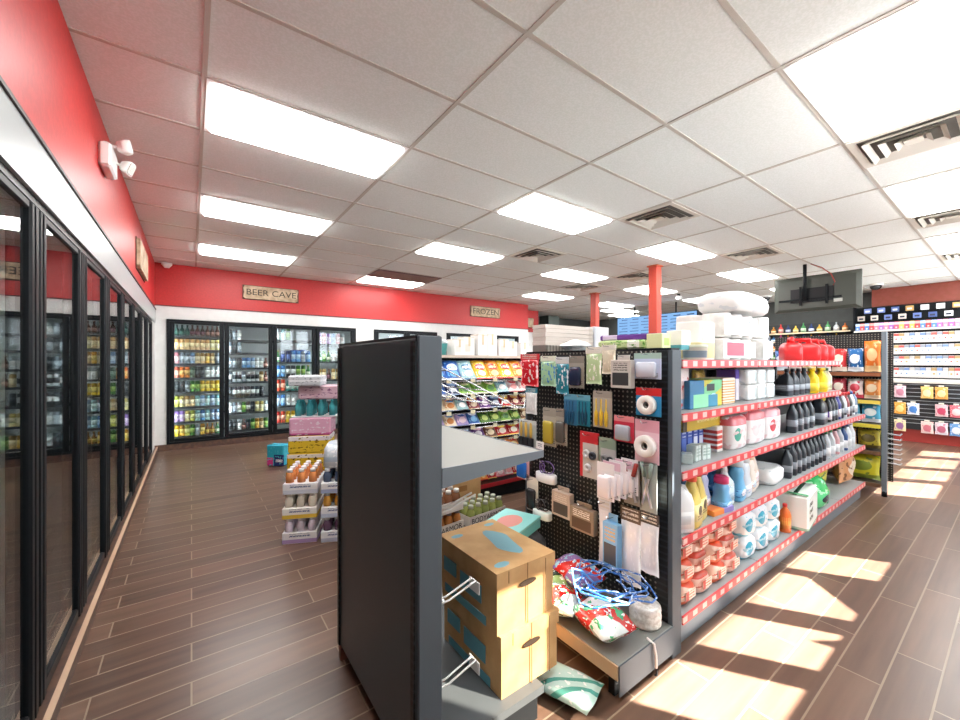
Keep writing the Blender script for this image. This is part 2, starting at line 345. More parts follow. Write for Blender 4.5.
# ------------------------------------------------------------------ wall plaques
M_PLAQUE = m_speckle('weathered_wood', '#d6c2a4', '#a98f72', 9, .7, .2, (.35,.6))
def plaque(w, h):
    q = [(-w/2+.03,-h/2),(-.1,-h/2+.006),(w/2-.05,-h/2-.004),(w/2-.012,-h/2+.02),(w/2-.02,0),(w/2,h/2-.03),(w/2-.02,h/2),(.05,h/2-.006),(-w/2+.02,h/2),(-w/2,h/2-.04),(-w/2+.012,0),(-w/2,-h/2+.03)]
    return MB().prism(q, -.03, 0).mesh('board', M_PLAQUE)
INK = mat('#33302c', .7)
def sign(label, s, w, h, loc, size, rot=0, wing=.0):
    r = many('wall_sign', label, 'sign', [('board', plaque(w, h)), ('rim', MB().prism([(-w/2-.012,-h/2-.012),(w/2+.012,-h/2-.012),(w/2+.012,h/2+.012),(-w/2-.012,h/2+.012)], 0, .006).mesh('rim', mat('#5a3d30', .7)))], loc, rot)
    if s: text(r, s, size, (0, -.0315, 0), (pi/2, 0, 0), INK, .001, 'CENTER', 1.12)
    return r
sign('weathered wooden BEER CAVE sign on the red soffit over the beer doors', 'BEER CAVE', .87, .225, (1.15, Y_B-.007, 2.585), .145)
sign('weathered wooden FROZEN sign on the red soffit over the freezer doors', 'FROZEN', .9, .24, (5.89, Y_B-.007, 2.615), .19)
sign('wooden plaque on the red wall above the long row of cooler doors', '', .9, .3, (X_L+.007, 5.75, 2.5), .1, pi/2)
sign('small wooden plaque on the recessed red wall beyond the freezer sign', '', .55, .26, (8.0, 8.65-.007, 2.55), .1)

# ------------------------------------------------------------------ glass cooler doors
def door_kit(w, h, st=.09, rail=.055, handle=True):
    def f():
        fr = lambda x0, x1, z0, z1: MB().rbox(x0, x1, -.055, .01, z0, z1, .008).box(x0+(x1-x0)*.42, x0+(x1-x0)*.5, -.058, -.05, z0+.01, z1-.01)
        P = [('stile', fr(-w/2+.004, -w/2+st, 0, h).mesh('stile', M_BLACK)), ('stile', fr(w/2-st, w/2-.004, 0, h).mesh('stile', M_BLACK)),
             ('rail', MB().rbox(-w/2+st, w/2-st, -.05, .01, 0, rail, .006).mesh('rail', M_BLACK)), ('rail', MB().rbox(-w/2+st, w/2-st, -.05, .01, h-rail*.6, h, .006).mesh('rail', M_BLACK)),
             ('glass_pane', MB().box(-w/2+st-.004, w/2-st+.004, -.040, -.034, rail-.004, h-rail*.6+.004).mesh('glass_pane', M_GLASS))]
        return P
    return kit(('door', w, h, st), f)
for k in range(-1, 10):
    yc = .66 + .74*(k-.5) + .0
    if k < 1: continue
    many('cooler_door', 'black-framed glass cooler door along the red wall, %s from the front of the shop' % ORD[k-1], 'cooler door', door_kit(.738, 1.86), (X_L-.05, yc, .095), pi/2, 'glass doors of the side cooler')
M_LINER = mat('#3d4144', .6); M_LINERL = mat('#dfe4e6', .5)
c = [('liner', MB().box(-1.4,-1.36,-.9,7.4,.03,2.0).box(-1.4,X_L-.06,7.33,7.37,.03,2.0).box(-1.4,X_L-.06,-.9,-.86,.03,2.0).box(-1.4,X_L-.06,-.9,7.4,1.97,2.0).box(-1.4,X_L-.06,-.9,7.4,.03,.06).mesh('liner', M_LINER)),
     ('header_frame', MB().box(X_L-.11,X_L-.001,-.85,7.36,1.957,1.984).mesh('header_frame', M_BLACKM)),
     ('blank_panel', MB().box(X_L-.1,X_L-.03,-.85,.28,.08,1.956).mesh('blank_panel', M_BLACK))]
for z in (.3,.62,.94,1.26,1.58): c.append(('shelf', MB().box(-1.1,-.66,.3,7.3,z-.02,z).mesh('shelf', M_BLACKM)))
for y in (2.42,): c.append(('pale_post', MB().box(-.62,-.59,y-.02,y+.02,.09,1.96).mesh('pale_post', mat('#dfe6e6', .4))))  # plain pale grey post standing behind the glass doors
many('walk_in_cooler', 'long dark walk-in cooler behind the row of glass doors', 'cooler', c, (0,0,0))
# beer cave: four doors, then a second bank, then the freezer doors
def bank(label, x0, n, w, lit, ordn, desc, grp, led):
    x1 = x0 + n*w
    P = [('outer_frame', MB().box(x0-.03,x0+.005,Y_B-.03,Y_B+.08,.1,2.055).box(x1-.005,x1+.03,Y_B-.03,Y_B+.08,.1,2.055).box(x0+.005,x1-.005,Y_B-.03,Y_B+.08,2.02,2.055).box(x0+.005,x1-.005,Y_B-.03,Y_B+.08,.1,.13).mesh('outer_frame', M_BLACK)),
         ('liner', MB().box(x0-.03,x1+.03,8.85,8.88,.1,2.1).box(x0-.06,x0-.03,Y_B+.101,8.88,.1,2.1).box(x1+.03,x1+.06,Y_B+.101,8.88,.1,2.1).box(x0-.03,x1+.03,Y_B+.101,8.88,2.07,2.1).box(x0-.03,x1+.03,Y_B+.101,8.88,.08,.1).mesh('liner', M_LINERL))]
    for k in range(n+1):
        x = min(x0+k*w+.035, x1-.035)
        P.append(('light_strip', MB().box(x-.012,x+.012,Y_B+.034,Y_B+.044,.2,1.98).mesh('light_strip', led)))
    many('display_cooler', label, 'cooler', P, (0,0,0))
    for k in range(n):
        many('cooler_door', '%s glass door %s' % (ORD[k], desc), 'cooler door', door_kit(w-.004, 1.885, .065, .05), (x0+(k+.5)*w, Y_B+.02, .132), 0, grp)
LED = emis('cooler_led', '#f4faff', LEDS)
bank('lit display cooler set into the wall under the BEER CAVE sign', -.285, 4, .7275, True, 0, 'of the beer cave, counted from the cooler corner', 'beer cave doors', LED)
bank('middle display cooler mostly hidden by the tall black panel', 3.06, 2, .71, True, 0, 'of the middle cooler behind the black panel', 'middle cooler doors', LED)
bank('freezer cabinet set into the wall under the FROZEN sign', 4.8, 3, .713, True, 0, 'of the freezer under the FROZEN sign', 'freezer doors', LED)
# ------------------------------------------------------------------ gondolas and end units
def m_peg(name, base, dot, pitch=.0254, r=.2, ax='YZ'):
    m = bpy.data.materials.new(name); m.use_nodes = True; nt, N, L, b = nodes(m)
    tc = N('ShaderNodeTexCoord'); sp = N('ShaderNodeSeparateXYZ'); L(tc.outputs['Object'], sp.inputs[0]); acc = None
    for a in ax:
        d = N('ShaderNodeMath'); d.operation = 'DIVIDE'; d.inputs[1].default_value = pitch; L(sp.outputs[a], d.inputs[0])
        f = N('ShaderNodeMath'); f.operation = 'FRACT'; L(d.outputs[0], f.inputs[0])
        q = N('ShaderNodeMath'); q.operation = 'SUBTRACT'; q.inputs[1].default_value = .5; L(f.outputs[0], q.inputs[0])
        p = N('ShaderNodeMath'); p.operation = 'POWER'; p.inputs[1].default_value = 2; L(q.outputs[0], p.inputs[0])
        if acc is None: acc = p.outputs[0]
        else:
            s = N('ShaderNodeMath'); s.operation = 'ADD'; L(acc, s.inputs[0]); L(p.outputs[0], s.inputs[1]); acc = s.outputs[0]
    t = N('ShaderNodeMath'); t.operation = 'LESS_THAN'; t.inputs[1].default_value = r*r; L(acc, t.inputs[0])
    mx = N('ShaderNodeMix'); mx.data_type = 'RGBA'; L(t.outputs[0], mx.inputs[0]); mx.inputs[6].default_value = lin(base); mx.inputs[7].default_value = lin(dot)
    L(mx.outputs[2], b.inputs['Base Color']); b.inputs['Roughness'].default_value = .42; return m
M_PEG = m_peg('perforated_panel', '#15171a', '#8d8a80')
M_SLOT = m_peg('slotted_upright', '#23282d', '#0a0b0c', .03, .33, 'Z')
M_UPR = mat('#525b63', .55); M_PANEL = mat('#434e54', .36); M_SHELFG = mat('#8f908b', .5); M_FASC = mat('#737d86', .42, .2)
def m_strip(name, a, b_, tagc, pitch):
    m = bpy.data.materials.new(name); m.use_nodes = True; nt, N, L, b = nodes(m)
    tc = N('ShaderNodeTexCoord'); sp = N('ShaderNodeSeparateXYZ'); L(tc.outputs['Object'], sp.inputs[0])
    def M2(op, x, y):
        n = N('ShaderNodeMath'); n.operation = op
        for i, q in enumerate((x, y)):
            if isinstance(q, (int, float)): n.inputs[i].default_value = q
            else: L(q, n.inputs[i])
        return n.outputs[0]
    fr = M2('FRACT', M2('DIVIDE', sp.outputs['X'], pitch), 0); t = M2('LESS_THAN', fr, .45)
    gz = N('ShaderNodeSeparateXYZ'); L(tc.outputs['Generated'], gz.inputs[0]); z = M2('MULTIPLY', M2('GREATER_THAN', gz.outputs['Z'], .2), M2('LESS_THAN', gz.outputs['Z'], .85))
    mx = N('ShaderNodeMix'); mx.data_type = 'RGBA'; L(M2('MULTIPLY', t, z), mx.inputs[0]); mx.inputs[6].default_value = lin(a); mx.inputs[7].default_value = lin(tagc)
    L(mx.outputs[2], b.inputs['Base Color']); b.inputs['Roughness'].default_value = .35; return m
M_STRIP = m_strip('red_price_strip', '#d9474b', '#b02a30', '#eec0bb', .1)
LV = [.165, .54, .855, 1.135, 1.395]
GX = [1.9+.914*k for k in range(5)]
P = [('back_panel', MB().box(GX[0], GX[3], 1.452, 1.488, .1, 1.40).box(GX[3], GX[4], 1.452, 1.488, .1, .98).mesh('back_panel', M_PEG)),
     ('kick_plate', MB().box(GX[0], GX[4], 1.0, 1.02, 0, .125).box(GX[0], GX[4], 1.92, 1.94, 0, .125).mesh('kick_plate', M_FASC))]
for k in range(5): P.append(('upright', MB().box(GX[k]-.015, GX[k]+.015, 1.435, 1.505, 0, 1.41 if k < 4 else .98).mesh('upright', M_SLOT)))
for k in range(4):
    for i, z in enumerate(LV):
        if k == 3 and i > 2: continue
        dz = 0
        st = (('price_strip', MB().box(GX[k]+.006, GX[k+1]-.006, .962, .970, z-.04+dz, z+.001+dz).mesh('price_strip', M_STRIP)),)
        P.append(('shelf', MB().box(GX[k]+.004, GX[k+1]-.004, .97, 1.45, z-.032+dz, z+dz).mesh('shelf', M_LGREY), st))
        if i < 4: P.append(('shelf', MB().box(GX[k]+.004, GX[k+1]-.004, 1.49, 1.96, z-.032, z).mesh('shelf', M_LGREY)))
    if k < 3: P.append(('shelf', MB().box(GX[k]+.004, GX[k+1]-.004, 1.49, 1.96, 1.41, 1.44).mesh('shelf', M_LGREY)))
many('gondola_shelving', 'long two-sided grey shelf gondola with red price strips beside the sunlit aisle', 'shelving', P, (0,0,0))
P = [('peg_panel', MB().box(1.822,1.835,.99,1.95,.16,1.44).mesh('peg_panel', M_PEG)), ('cap', MB().box(1.82,1.896,.975,1.965,1.441,1.452).mesh('cap', M_BLACK)),
     ('upright', MB().box(1.818,1.896,.968,.99,0,1.442).mesh('upright', M_UPR)), ('upright', MB().box(1.818,1.896,1.95,1.972,0,1.442).mesh('upright', M_UPR)),
     ('slot_rail', MB().box(1.812,1.8215,.991,1.04,.16,1.44).mesh('slot_rail', M_SLOT)), ('slot_rail', MB().box(1.812,1.8215,1.90,1.949,.16,1.44).mesh('slot_rail', M_SLOT)),
     ('base_deck', MB().rbox(1.40,1.82,.968,1.972,.118,.154,.004).mesh('base_deck', mat('#80827f', .45, .1))),
     ('deck_edge', MB().box(1.392,1.3995,.968,1.972,.095,.154).mesh('deck_edge', mat('#b79a7c', .5))),
     ('end_plate', MB().box(1.40,1.82,.962,.9675,.03,.154).mesh('end_plate', M_UPR)), ('foot', MB().box(1.42,1.8,1.0,1.03,0,.117).mesh('foot', M_BLACK)), ('foot', MB().box(1.42,1.8,1.9,1.93,0,.117).mesh('foot', M_BLACK))]
many('pegboard_end_unit', 'black pegboard end unit hung with household goods', 'display unit', P, (0,0,0))
# the tall black-backed end unit close to the camera
P = [('back_panel', MB().rbox(.565,.582,1.112,1.908,.06,1.462,.004).mesh('back_panel', M_PANEL)), ('slot_rail', MB().box(.558,.5645,1.115,1.136,.06,1.45).mesh('slot_rail', M_SLOT)), ('slot_rail', MB().box(.558,.5645,1.884,1.905,.06,1.45).mesh('slot_rail', M_SLOT)),
     ('upright', MB().rbox(.568,.652,1.098,1.112,0,1.468,.003).mesh('upright', M_UPR)), ('upright', MB().rbox(.568,.652,1.908,1.922,0,1.468,.003).mesh('upright', M_UPR)),
     ('top_cap', MB().box(.566,.65,1.1125,1.9075,1.45,1.47).mesh('top_cap', M_BLACK)), ('peg_panel', MB().box(.638,.648,1.1125,1.9075,.1,1.449).mesh('peg_panel', M_PEG)),
     ('shelf', MB().box(.65,1.098,1.10,1.92,1.03,1.042).mesh('shelf', M_SHELFG), (('shelf_rim', MB().prism([(.65,.98),(1.104,1.018),(1.104,1.044),(.65,1.044)],1.094,1.0995).box(1.0985,1.104,1.0995,1.92,1.018,1.044).prism([(.65,.98),(1.104,1.018),(1.104,1.044),(.65,1.044)],1.9205,1.926).mesh('shelf_rim', M_FASC)),)),
     ('base_deck', MB().box(.65,1.11,1.10,1.92,.10,.13).mesh('base_deck', mat('#565b5e', .5))), ('kick_plate', MB().box(.65,1.09,1.115,1.905,0,.0995).mesh('kick_plate', M_BLACK)), ('foot', MB().box(.56,.66,1.13,1.16,0,.055).box(.56,.66,1.86,1.89,0,.055).mesh('foot', mat('#7a4a3a', .5)))]
many('end_shelving_unit', 'tall black-backed end shelf unit standing alone near the camera', 'shelving', P, (0,0,0))
def hook_kit():
    w = MB()
    for y in (-.012, .012): w.tube([(0,y,.02),(.06,y,.02),(.15,y,.045),(.17,y,.05)], .0035, 6)
    return [('prong', w.mesh('prong', M_WHITEP)), ('price_plate', MB().rbox(.171,.176,-.032,.032,.005,.05,.002).mesh('price_plate', M_WHITEP)), ('back_bar', MB().box(-.006,0,-.03,.03,.01,.03).mesh('back_bar', M_BLACK))]
for n, (z, y) in {'topmost, under the grey shelf': (.86, 1.17), 'middle one, in front of the upper carton': (.55, 1.17), 'lowest, in front of the lower carton': (.265, 1.17)}.items():
    many('display_hook', 'white double-prong display hook on the end unit, ' + n, 'hook', hook_kit()[::2] if z > .8 else kit('hook', hook_kit), (.655, y, z), 0, 'white display hooks')
w = MB()
for k in range(6):
    y = 1.16 + .135*k
    w.tube([(.652,y,1.375),(.70,y,1.36),(1.02,y,1.212),(1.06,y,1.205),(1.07,y,1.24)], .0026, 6)
for t in (0, .5, 1): w.tube([(.70+.32*t,1.15,1.356-.148*t),(.70+.32*t,1.85,1.356-.148*t)], .0022, 6)
tag(link('wire_rack', w.mesh('wire_rack', M_CHROME)), 'slanted chrome wire rack sloping out above the grey shelf', 'wire rack')

# ------------------------------------------------------------------ cartons by the camera
M_CARD = m_speckle('corrugated_card', '#d3ab78', '#c69c69', 9, .75, .05)
def carton_kit():
    ln, wd, h = .41, .295, .235
    b = MB().box(0,wd,0,ln,0,h-.055)
    lid = MB().box(-.006,wd+.006,-.006,ln+.006,h-.055,h)
    blue = mat('#7fb2bf', .7)
    fl = MB().box(wd*.5-.002,wd*.5+.002,-.0075,-.006,0,h).box(.05,.053,-.0075,-.006,h-.05,h-.005).box(wd-.05,wd-.047,-.0075,-.006,0,h-.01)
    hp = [(.148+.045*cos(a)*(1 if abs(cos(a))>.01 else 0), h-.075+.012*sin(a)) for a in [2*pi*k/16 for k in range(16)]]
    top = [(wd*.62+.05*cos(a)+.012*sin(3*a), ln*.48+.125*sin(a)+.01*cos(5*a)) for a in [2*pi*k/20 for k in range(20)]]
    tp = MB().add([(x,y,h+.0008) for x,y in top], [tuple(range(20))])
    for x, y, r in ((.055,.04,.028),(.05,.35,.024),(wd-.05,.37,.022)): tp.add([(x+r*1.3*cos(2*pi*k/8),y+r*.7*sin(2*pi*k/8),h+.0008) for k in range(8)], [tuple(range(8))])
    sd = MB()
    for y0, y1, z0, z1 in ((.09,.24,.08,.15),(.06,.36,.01,.045),(.27,.37,.1,.16)): sd.box(-.0075,-.006,y0,y1,z0,z1)
    return [('body', b.mesh('carton_body', M_CARD)), ('lid', lid.mesh('carton_lid', M_CARD), (('lid_print', tp.mesh('lid_print', blue)),)), ('flap_seams', fl.mesh('flap_seams', mat('#8f6d45', .8))),
            ('hand_hole', MB().prism(hp, -.0085, -.0062).mesh('hand_hole', mat('#3a2a1c', .9))), ('side_print', sd.mesh('side_print', mat('#5d97a6', .7)))]
many('cardboard_carton', 'closed tan carton with faded blue print, stacked on top of another', 'box', kit('carton', carton_kit), (.918, 1.15, .366), 0)
many('cardboard_carton', 'tan carton with hand hole, at the bottom of the stack of two', 'box', kit('carton', carton_kit), (.932, 1.142, .1305), 0)
many('teal_box', 'flat teal box with a pink picture lying behind the cartons', 'box', [('body', MB().rbox(-.15,.15,-.12,.12,0,.055,.004).mesh('body', mat('#6fc3c4', .5))), ('lid', MB().rbox(-.152,.152,-.122,.122,.055,.07,.003).mesh('lid', mat('#8fd6d3', .5)), (('picture', MB().add([(.1*cos(a)-.02,.07*sin(a),.0705) for a in [2*pi*k/14 for k in range(14)]], [tuple(range(14))]).mesh('picture', mat('#d98f86', .5))),))], (1.545, 1.80, .375), radians(20))
one('cloth_sack', 'crumpled charcoal grey sack under the flat teal box', 'sack', MB().loft([(0,.14,.2,3),(.06,.165,.215,3),(.15,.15,.2,3,.01),(.205,.12,.16,3,-.01),(.22,.08,.1,2)],20).mesh('cloth_sack', m_speckle('grey_cloth','#55585c','#3d4044',14,.85,.5)), (1.6,1.80,.1555), .2, None, (.95,.72,1))

# goods on the pegboard deck
bagm = lambda *l: pack(*l, rough=.25)
def scrub_bag(label, loc, rz, cols, sd, sc=1.0):
    m = bagm(cols[0], ('d', .6, .45, .8, cols[1]), ('n', 5, .58, cols[2]), ('n', 9, .62, '#f2f4f2'))
    many('sponge_pack', label, 'cleaning goods', [('wrapper', MB().pillow(.2,.24,.12,0,sd,10,10).mesh('wrapper', m)), ('header_card', MB().box(-.085,.085,-.004,.004,.225,.262).mesh('header_card', mat(cols[1], .4)))], loc, (radians(-90), 0, rz), None, (sc, sc, sc))
scrub_bag('red and clear bag of sponges at the edge of the pegboard deck', (1.475,1.235,.24), radians(25), ('#cfd8d4','#d62b25','#3f8f55'), 3)
scrub_bag('green and black bag of scourers behind the blue rope', (1.53,1.34,.235), radians(-20), ('#8fb06a','#2c3a2a','#e3e9d8'), 4)
scrub_bag('white, red and green bag at the corner of the pegboard deck', (1.47,1.0,.236), radians(-12), ('#e6ece8','#cf3a34','#4fb07a'), 5)
scrub_bag('purple and red bag against the pegboard under the blue rope', (1.60,1.25,.30), radians(-10), ('#8b6fa8','#c7302c','#8fc3d8'), 6)
rr = random.Random(11); pts = []
for k in range(105):
    a = k*.36; r = .10 + .05*sin(k*.53)+.02*rr.random()
    pts.append((r*1.15*cos(a)+.02*sin(k*.21), r*cos(a*1.0+pi/2)*1.0*1.2*-1+.03*sin(k*.13), .035+.045*abs(sin(k*.37))+.02*rr.random()))
many('cord_tangle', 'loose tangle of blue and white cord heaped on the sponge bags', 'cord', [('coil', MB().tube(pts, .004, 6).mesh('coil', pack('#2f72c4', ('n', 14, .58, '#cfe0f2')))), ('end_loop', MB().tube([(-.1,.05,.03),(-.13,.1,.07),(-.1,.14,.12),(-.05,.12,.1),(-.02,.06,.05)], .0045, 6).mesh('end_loop', mat('#4a8fd0', .5)))], (1.58,1.14,.275))
many('cord_spool', 'white spool of cord beside the pegboard upright', 'spool', [('windings', MB().lathe([(.062,0),(.07,.012),(.07,.024),(.066,.03),(.071,.04),(.071,.055),(.066,.062),(.07,.075),(.068,.09),(.06,.098)],24).mesh('windings', m_speckle('white_cord','#f3f1ec','#d9d5cd',60,.7,.4))), ('core', MB().lathe([(.022,.0985),(.022,.104),(.012,.104),(.012,.0985)],14).mesh('core', mat('#b9b2a6', .7)))], (1.735,1.055,.1545))
many('tag_strap', 'white and red strap hanging over the end of the pegboard deck', 'strap', [('strap', MB().tube([(1.64,.99,.158),(1.64,.955,.15),(1.645,.95,.10),(1.65,.952,.045)], .006, 6).mesh('strap', mat('#eee6e2', .5))), ('hook', MB().tube([(1.65,.952,.05),(1.655,.95,.03),(1.65,.948,.012),(1.64,.95,.02)], .005, 6).mesh('hook', mat('#2a2a2c', .4)))], (0,0,0))
many('striped_cloth', 'teal and white plastic bag on the floor between the cartons and pegboard deck', 'bag', [('bag', MB().pillow(.26,.3,.08,0,9,10,10).mesh('bag', bagm('#bfe0d8', ('d', .9, .5, .62, '#5aa89a'), ('d', .9, .8, .9, '#5aa89a'), ('n', 6, .62, '#eef5f2'))))], (1.30,1.0,.047), (radians(-90),0,.3), None, (.72,.85,.85))

# ------------------------------------------------------------------ hanging goods on the pegboard (front plane x = 1.76)
XP = 1.765
def span(x0, y0, x1, y1, X=XP):
    a = at_x(x0, (y0+y1)/2, X); b = at_x(x1, (y0+y1)/2, X); c = at_x((x0+x1)/2, y0, X); d = at_x((x0+x1)/2, y1, X)
    return (a.y+b.y)/2, abs(a.y-b.y), d.z, c.z-d.z
def peg(name, label, cat, box, kind, cols, X=XP, group=None, hook=True, sd=0):
    yc, w, z0, h = span(*box, X); P = []
    A, B, C = (list(cols)+['#ffffff']*3)[:3]
    if kind == 'card':
        P = [('card', MB().box(-w/2,w/2,0,.003,0,h).mesh('card', pack(A, ('z', .78, 1, B), ('t', .1, .9, .05, .25, '#6b6b6b', 18)))), ('blister', MB().loft([(.08*h,w*.3,.008,4,0,-.012),(.12*h,w*.36,.014,4,0,-.012),(.6*h,w*.36,.014,4,0,-.012),(.66*h,w*.3,.008,4,0,-.012)],14).mesh('blister', mat(C, .25)))]
    elif kind == 'round':
        R = min(w*.42, h*.34)
        T = Matrix.Translation((0,0,h*.4)) @ Matrix.Rotation(pi/2, 4, 'X')
        P = [('card', MB().box(-w/2,w/2,0,.003,0,h).mesh('card', pack(A, ('z', .72, 1, B)))), ('roll', MB().lathe([(R*.38,.002),(R*.38,.026),(R*.5,.03),(R*.95,.03),(R,.026),(R,.002)],24,0,T).mesh('roll', mat(C, .35)), (('core', MB().lathe([(R*.25,.003),(R*.25,.016),(R*.37,.016),(R*.37,.003)],18,0,T).mesh('core', mat('#8c8a86', .5))),))]
    elif kind == 'tworound':
        P = [('card', MB().box(-w/2,w/2,0,.003,0,h).mesh('card', pack(A, ('z', .75, 1, B), ('x', 0, .15, B))))]
        for k, (cx, cz) in enumerate(((-.12,.52),(.2,.5),(-.05,.22))):
            P.append(('wheel', MB().lathe([(w*.06,.003),(w*.06,.012),(w*.13,.016),(w*.17,.012),(w*.18,.003)],18,0,Matrix.Translation((cx*w,0,cz*h)) @ Matrix.Rotation(pi/2,4,'X')).mesh('wheel', mat(C if k != 1 else '#3d414c', .3, .3))))
    elif kind == 'bag':
        P = [('pouch', MB().pillow(w,h*.86,.03,0,sd,8,8).mesh('pouch', pack(A, ('n', 6, .6, C), rough=.25))), ('header_card', MB().box(-w/2,w/2,-.004,.004,h*.82,h).mesh('header_card', pack(B, ('t', .1, .9, .2, .9, '#d8d4cc', 3))))]
    elif kind == 'tools':
        P = [('card', MB().box(-w/2,w/2,0,.003,0,h).mesh('card', pack(A, ('z', .82, 1, B))))]
        for k in range(3): x = (-.26+.26*k)*w; P.append(('tool', MB().lathe([(.004,.05*h),(w*.07,.08*h),(w*.09,.4*h),(w*.05,.46*h),(w*.03,.5*h),(w*.03,.76*h),(.002,.79*h)],10,0,Matrix.Translation((x,-w*.09,0))).mesh('tool', mat(C, .35))))
    elif kind == 'box':
        P = [('carton', MB().rbox(-w/2,w/2,-.03,.01,0,h*.85,.003).mesh('carton', pack(A, ('r', .1, .9, .1, .55, B), ('t', .15, .85, .6, .9, C, 12)))), ('hang_tab', MB().box(-w*.3,w*.3,-.003,.001,h*.85,h).mesh('hang_tab', mat(A, .5)))]
    elif kind == 'rolls':
        P = [('band', MB().loft([(0,w*.46,.03,2.4),(.005,w*.5,.034,2.4),(h*.4,w*.5,.034,2.4),(h*.42,w*.46,.03,2.4)],20).mesh('band', mat(A, .4)))]
        for k in range(3): P.append(('hair_tie', MB().tube([(w*(.12+.1*k)*cos(q)-.1*w+.1*w*k, -.02+.008*k, h*.42+h*.3+h*.28*sin(q)) for q in [2*pi*j/16 for j in range(16)]], .003, 6, 0, None, True).mesh('hair_tie', mat(B if k != 1 else C, .5))))
    elif kind == 'brush':
        P = [('sleeve', MB().box(-w/2,w/2,0,.004,0,h).mesh('sleeve', pack(A, ('z', .85, 1, '#cfd8da'))))]
        for k in range(3):
            x = (-.28+.28*k)*w
            P.append(('handle', MB().loft([(h*.38,w*.05,.006,2,x,-.012),(h*.55,w*.07,.008,2,x,-.012),(h*.88,w*.06,.006,2,x,-.012),(h*.93,w*.02,.003,2,x,-.012)],10).mesh('handle', mat(B, .35))))
            P.append(('bristles', MB().box(x-w*.11,x+w*.11,-.02,-.003,h*.04,h*.36).mesh('bristles', mat(C, .8))))
    elif kind == 'figure':
        P = [('card', MB().box(-w/2,w/2,0,.003,0,h).mesh('card', mat(A, .4))), ('jaws', MB().tube([(-w*.3,-.012,h*.95),(-w*.05,-.012,h*.55),(w*.25,-.012,h*.1)],w*.07,8).tube([(w*.3,-.02,h*.95),(w*.05,-.02,h*.55),(-w*.25,-.02,h*.15)],w*.07,8).mesh('jaws', mat(C, .3, .8))), ('grip', MB().tube([(-w*.32,-.012,h*.99),(-w*.15,-.012,h*.7)],w*.11,8).tube([(w*.32,-.02,h*.99),(w*.15,-.02,h*.7)],w*.11,8).mesh('grip', mat(B, .5)))]
    many(name, label, cat, P, (X, yc, z0), -pi/2, group)
    if hook:
        hz = z0+h*.93
        many('peg_hook', ' '.join(('chrome peg hook holding the ' + label).split()[:15]), 'hook', [('wire', MB().tube([(1.812,yc,hz+.02),(1.80,yc,hz),(X-.045,yc,hz+.004),(X-.055,yc,hz+.016)], .0028, 6).mesh('wire', M_CHROME))], (0,0,0), 0, 'pegboard hooks')
Y_ = 'peg'
peg('candy_pouch', 'red and white snack pouch hanging top far corner of pegboard', 'pouch', (521,354,539,386), 'bag', ('#c9202c','#d63a42','#e9d3d3'), sd=1)
peg('candy_pouch', 'green, white and blue pouch hanging beside the red snack pouch', 'pouch', (541,356,556,386), 'bag', ('#9cc6a0','#dfe8d6','#4f86c0'), sd=2)
peg('glove_pack', 'teal and white glove pack hanging near the pegboard top', 'gloves', (556,357,569,394), 'bag', ('#2f7f92','#d7dde0','#e8eef0'), sd=3)
peg('blister_pack', 'grey carded pen with a dark barrel on the pegboard', 'blister pack', (569,356,584,388), 'card', ('#a9a296','#8c857b','#27304a'))
peg('glove_pack', 'white and green gardening gloves hanging from the pegboard top', 'gloves', (586,347,602,384), 'bag', ('#b7cf9f','#e9e6da','#f2efe4'), sd=4)
peg('glove_pack', 'cream work gloves hanging at the pegboard top middle', 'gloves', (602,345,616,374), 'bag', ('#d9cfb7','#ece7da','#efe6d0'), sd=5)
peg('socket_pack', 'grey pack of cream sockets hanging near the pegboard top', 'hardware pack', (614,355,634,388), 'box', ('#c9c4bd','#3a3a3c','#5d5a55'), X=1.75)
peg('battery_pack', 'pale blue hanging pack with dark dots at the pegboard top corner', 'hardware pack', (634,353,661,379), 'card', ('#c3cfe6','#a7c4b9','#d9e1f0'))
peg('small_pouch', 'white and teal pouch hanging at the far edge of pegboard', 'pouch', (526,388,537,414), 'bag', ('#dcdedd','#3d8aa0','#eef0ef'), sd=6)
peg('grip_tool_pack', 'carded teal screwdrivers on the pegboard, farther of the two', 'tool pack', (564,394,577,425), 'tools', ('#3b78a0','#5f9cb8','#1f4f72'))
peg('grip_tool_pack', 'carded teal screwdrivers on the pegboard, beside the yellow pencils', 'tool pack', (577,395,590,426), 'tools', ('#2f88a0','#69a9bd','#1e4a66'))
peg('pencil_pack', 'grey card of yellow pencils on the pegboard', 'stationery', (593,391,612,428), 'tools', ('#b7b1a6','#a39c92','#e2bd3b'))
peg('chisel_pack', 'grey card with a yellow and black tool on the pegboard', 'tool pack', (543,408,556,446), 'card', ('#b5b0a4','#9f9a8f','#b9a740'))
peg('file_pack', 'grey card with a slim dark file on the pegboard', 'tool pack', (556,409,567,445), 'card', ('#aea89d','#938d83','#5d5a55'))
peg('tape_pack', 'red and blue card with a white tape roll', 'tape', (636,388,661,416), 'round', ('#2f8fc2','#d22a2e','#f0efe9'))
peg('lighter_pack', 'red card with a silver lighter hanging mid pegboard', 'lighter', (614,416,634,442), 'card', ('#d4364c','#e58b90','#aab1bd'))
peg('tape_pack', 'pink card with a large white tape roll', 'tape', (635,420,659,463), 'round', ('#efc9d2','#e6a9b8','#f6f4f0'))
peg('earphone_pack', 'red card of silver earphones hanging mid pegboard', 'earphones', (580,432,599,478), 'tworound', ('#c9c6c1','#c8333a','#d6d8da'))
peg('earphone_pack', 'grey card with one dark round earphone on the pegboard', 'earphones', (598,438,616,481), 'tworound', ('#b9bcbd','#8aa08e','#8b8e93'))
peg('brush_pack', 'pack of paint brushes with yellow handles at the far pegboard edge', 'brushes', (519,420,536,447), 'brush', ('#b9c6c8','#d8b65a','#1b1d22'))
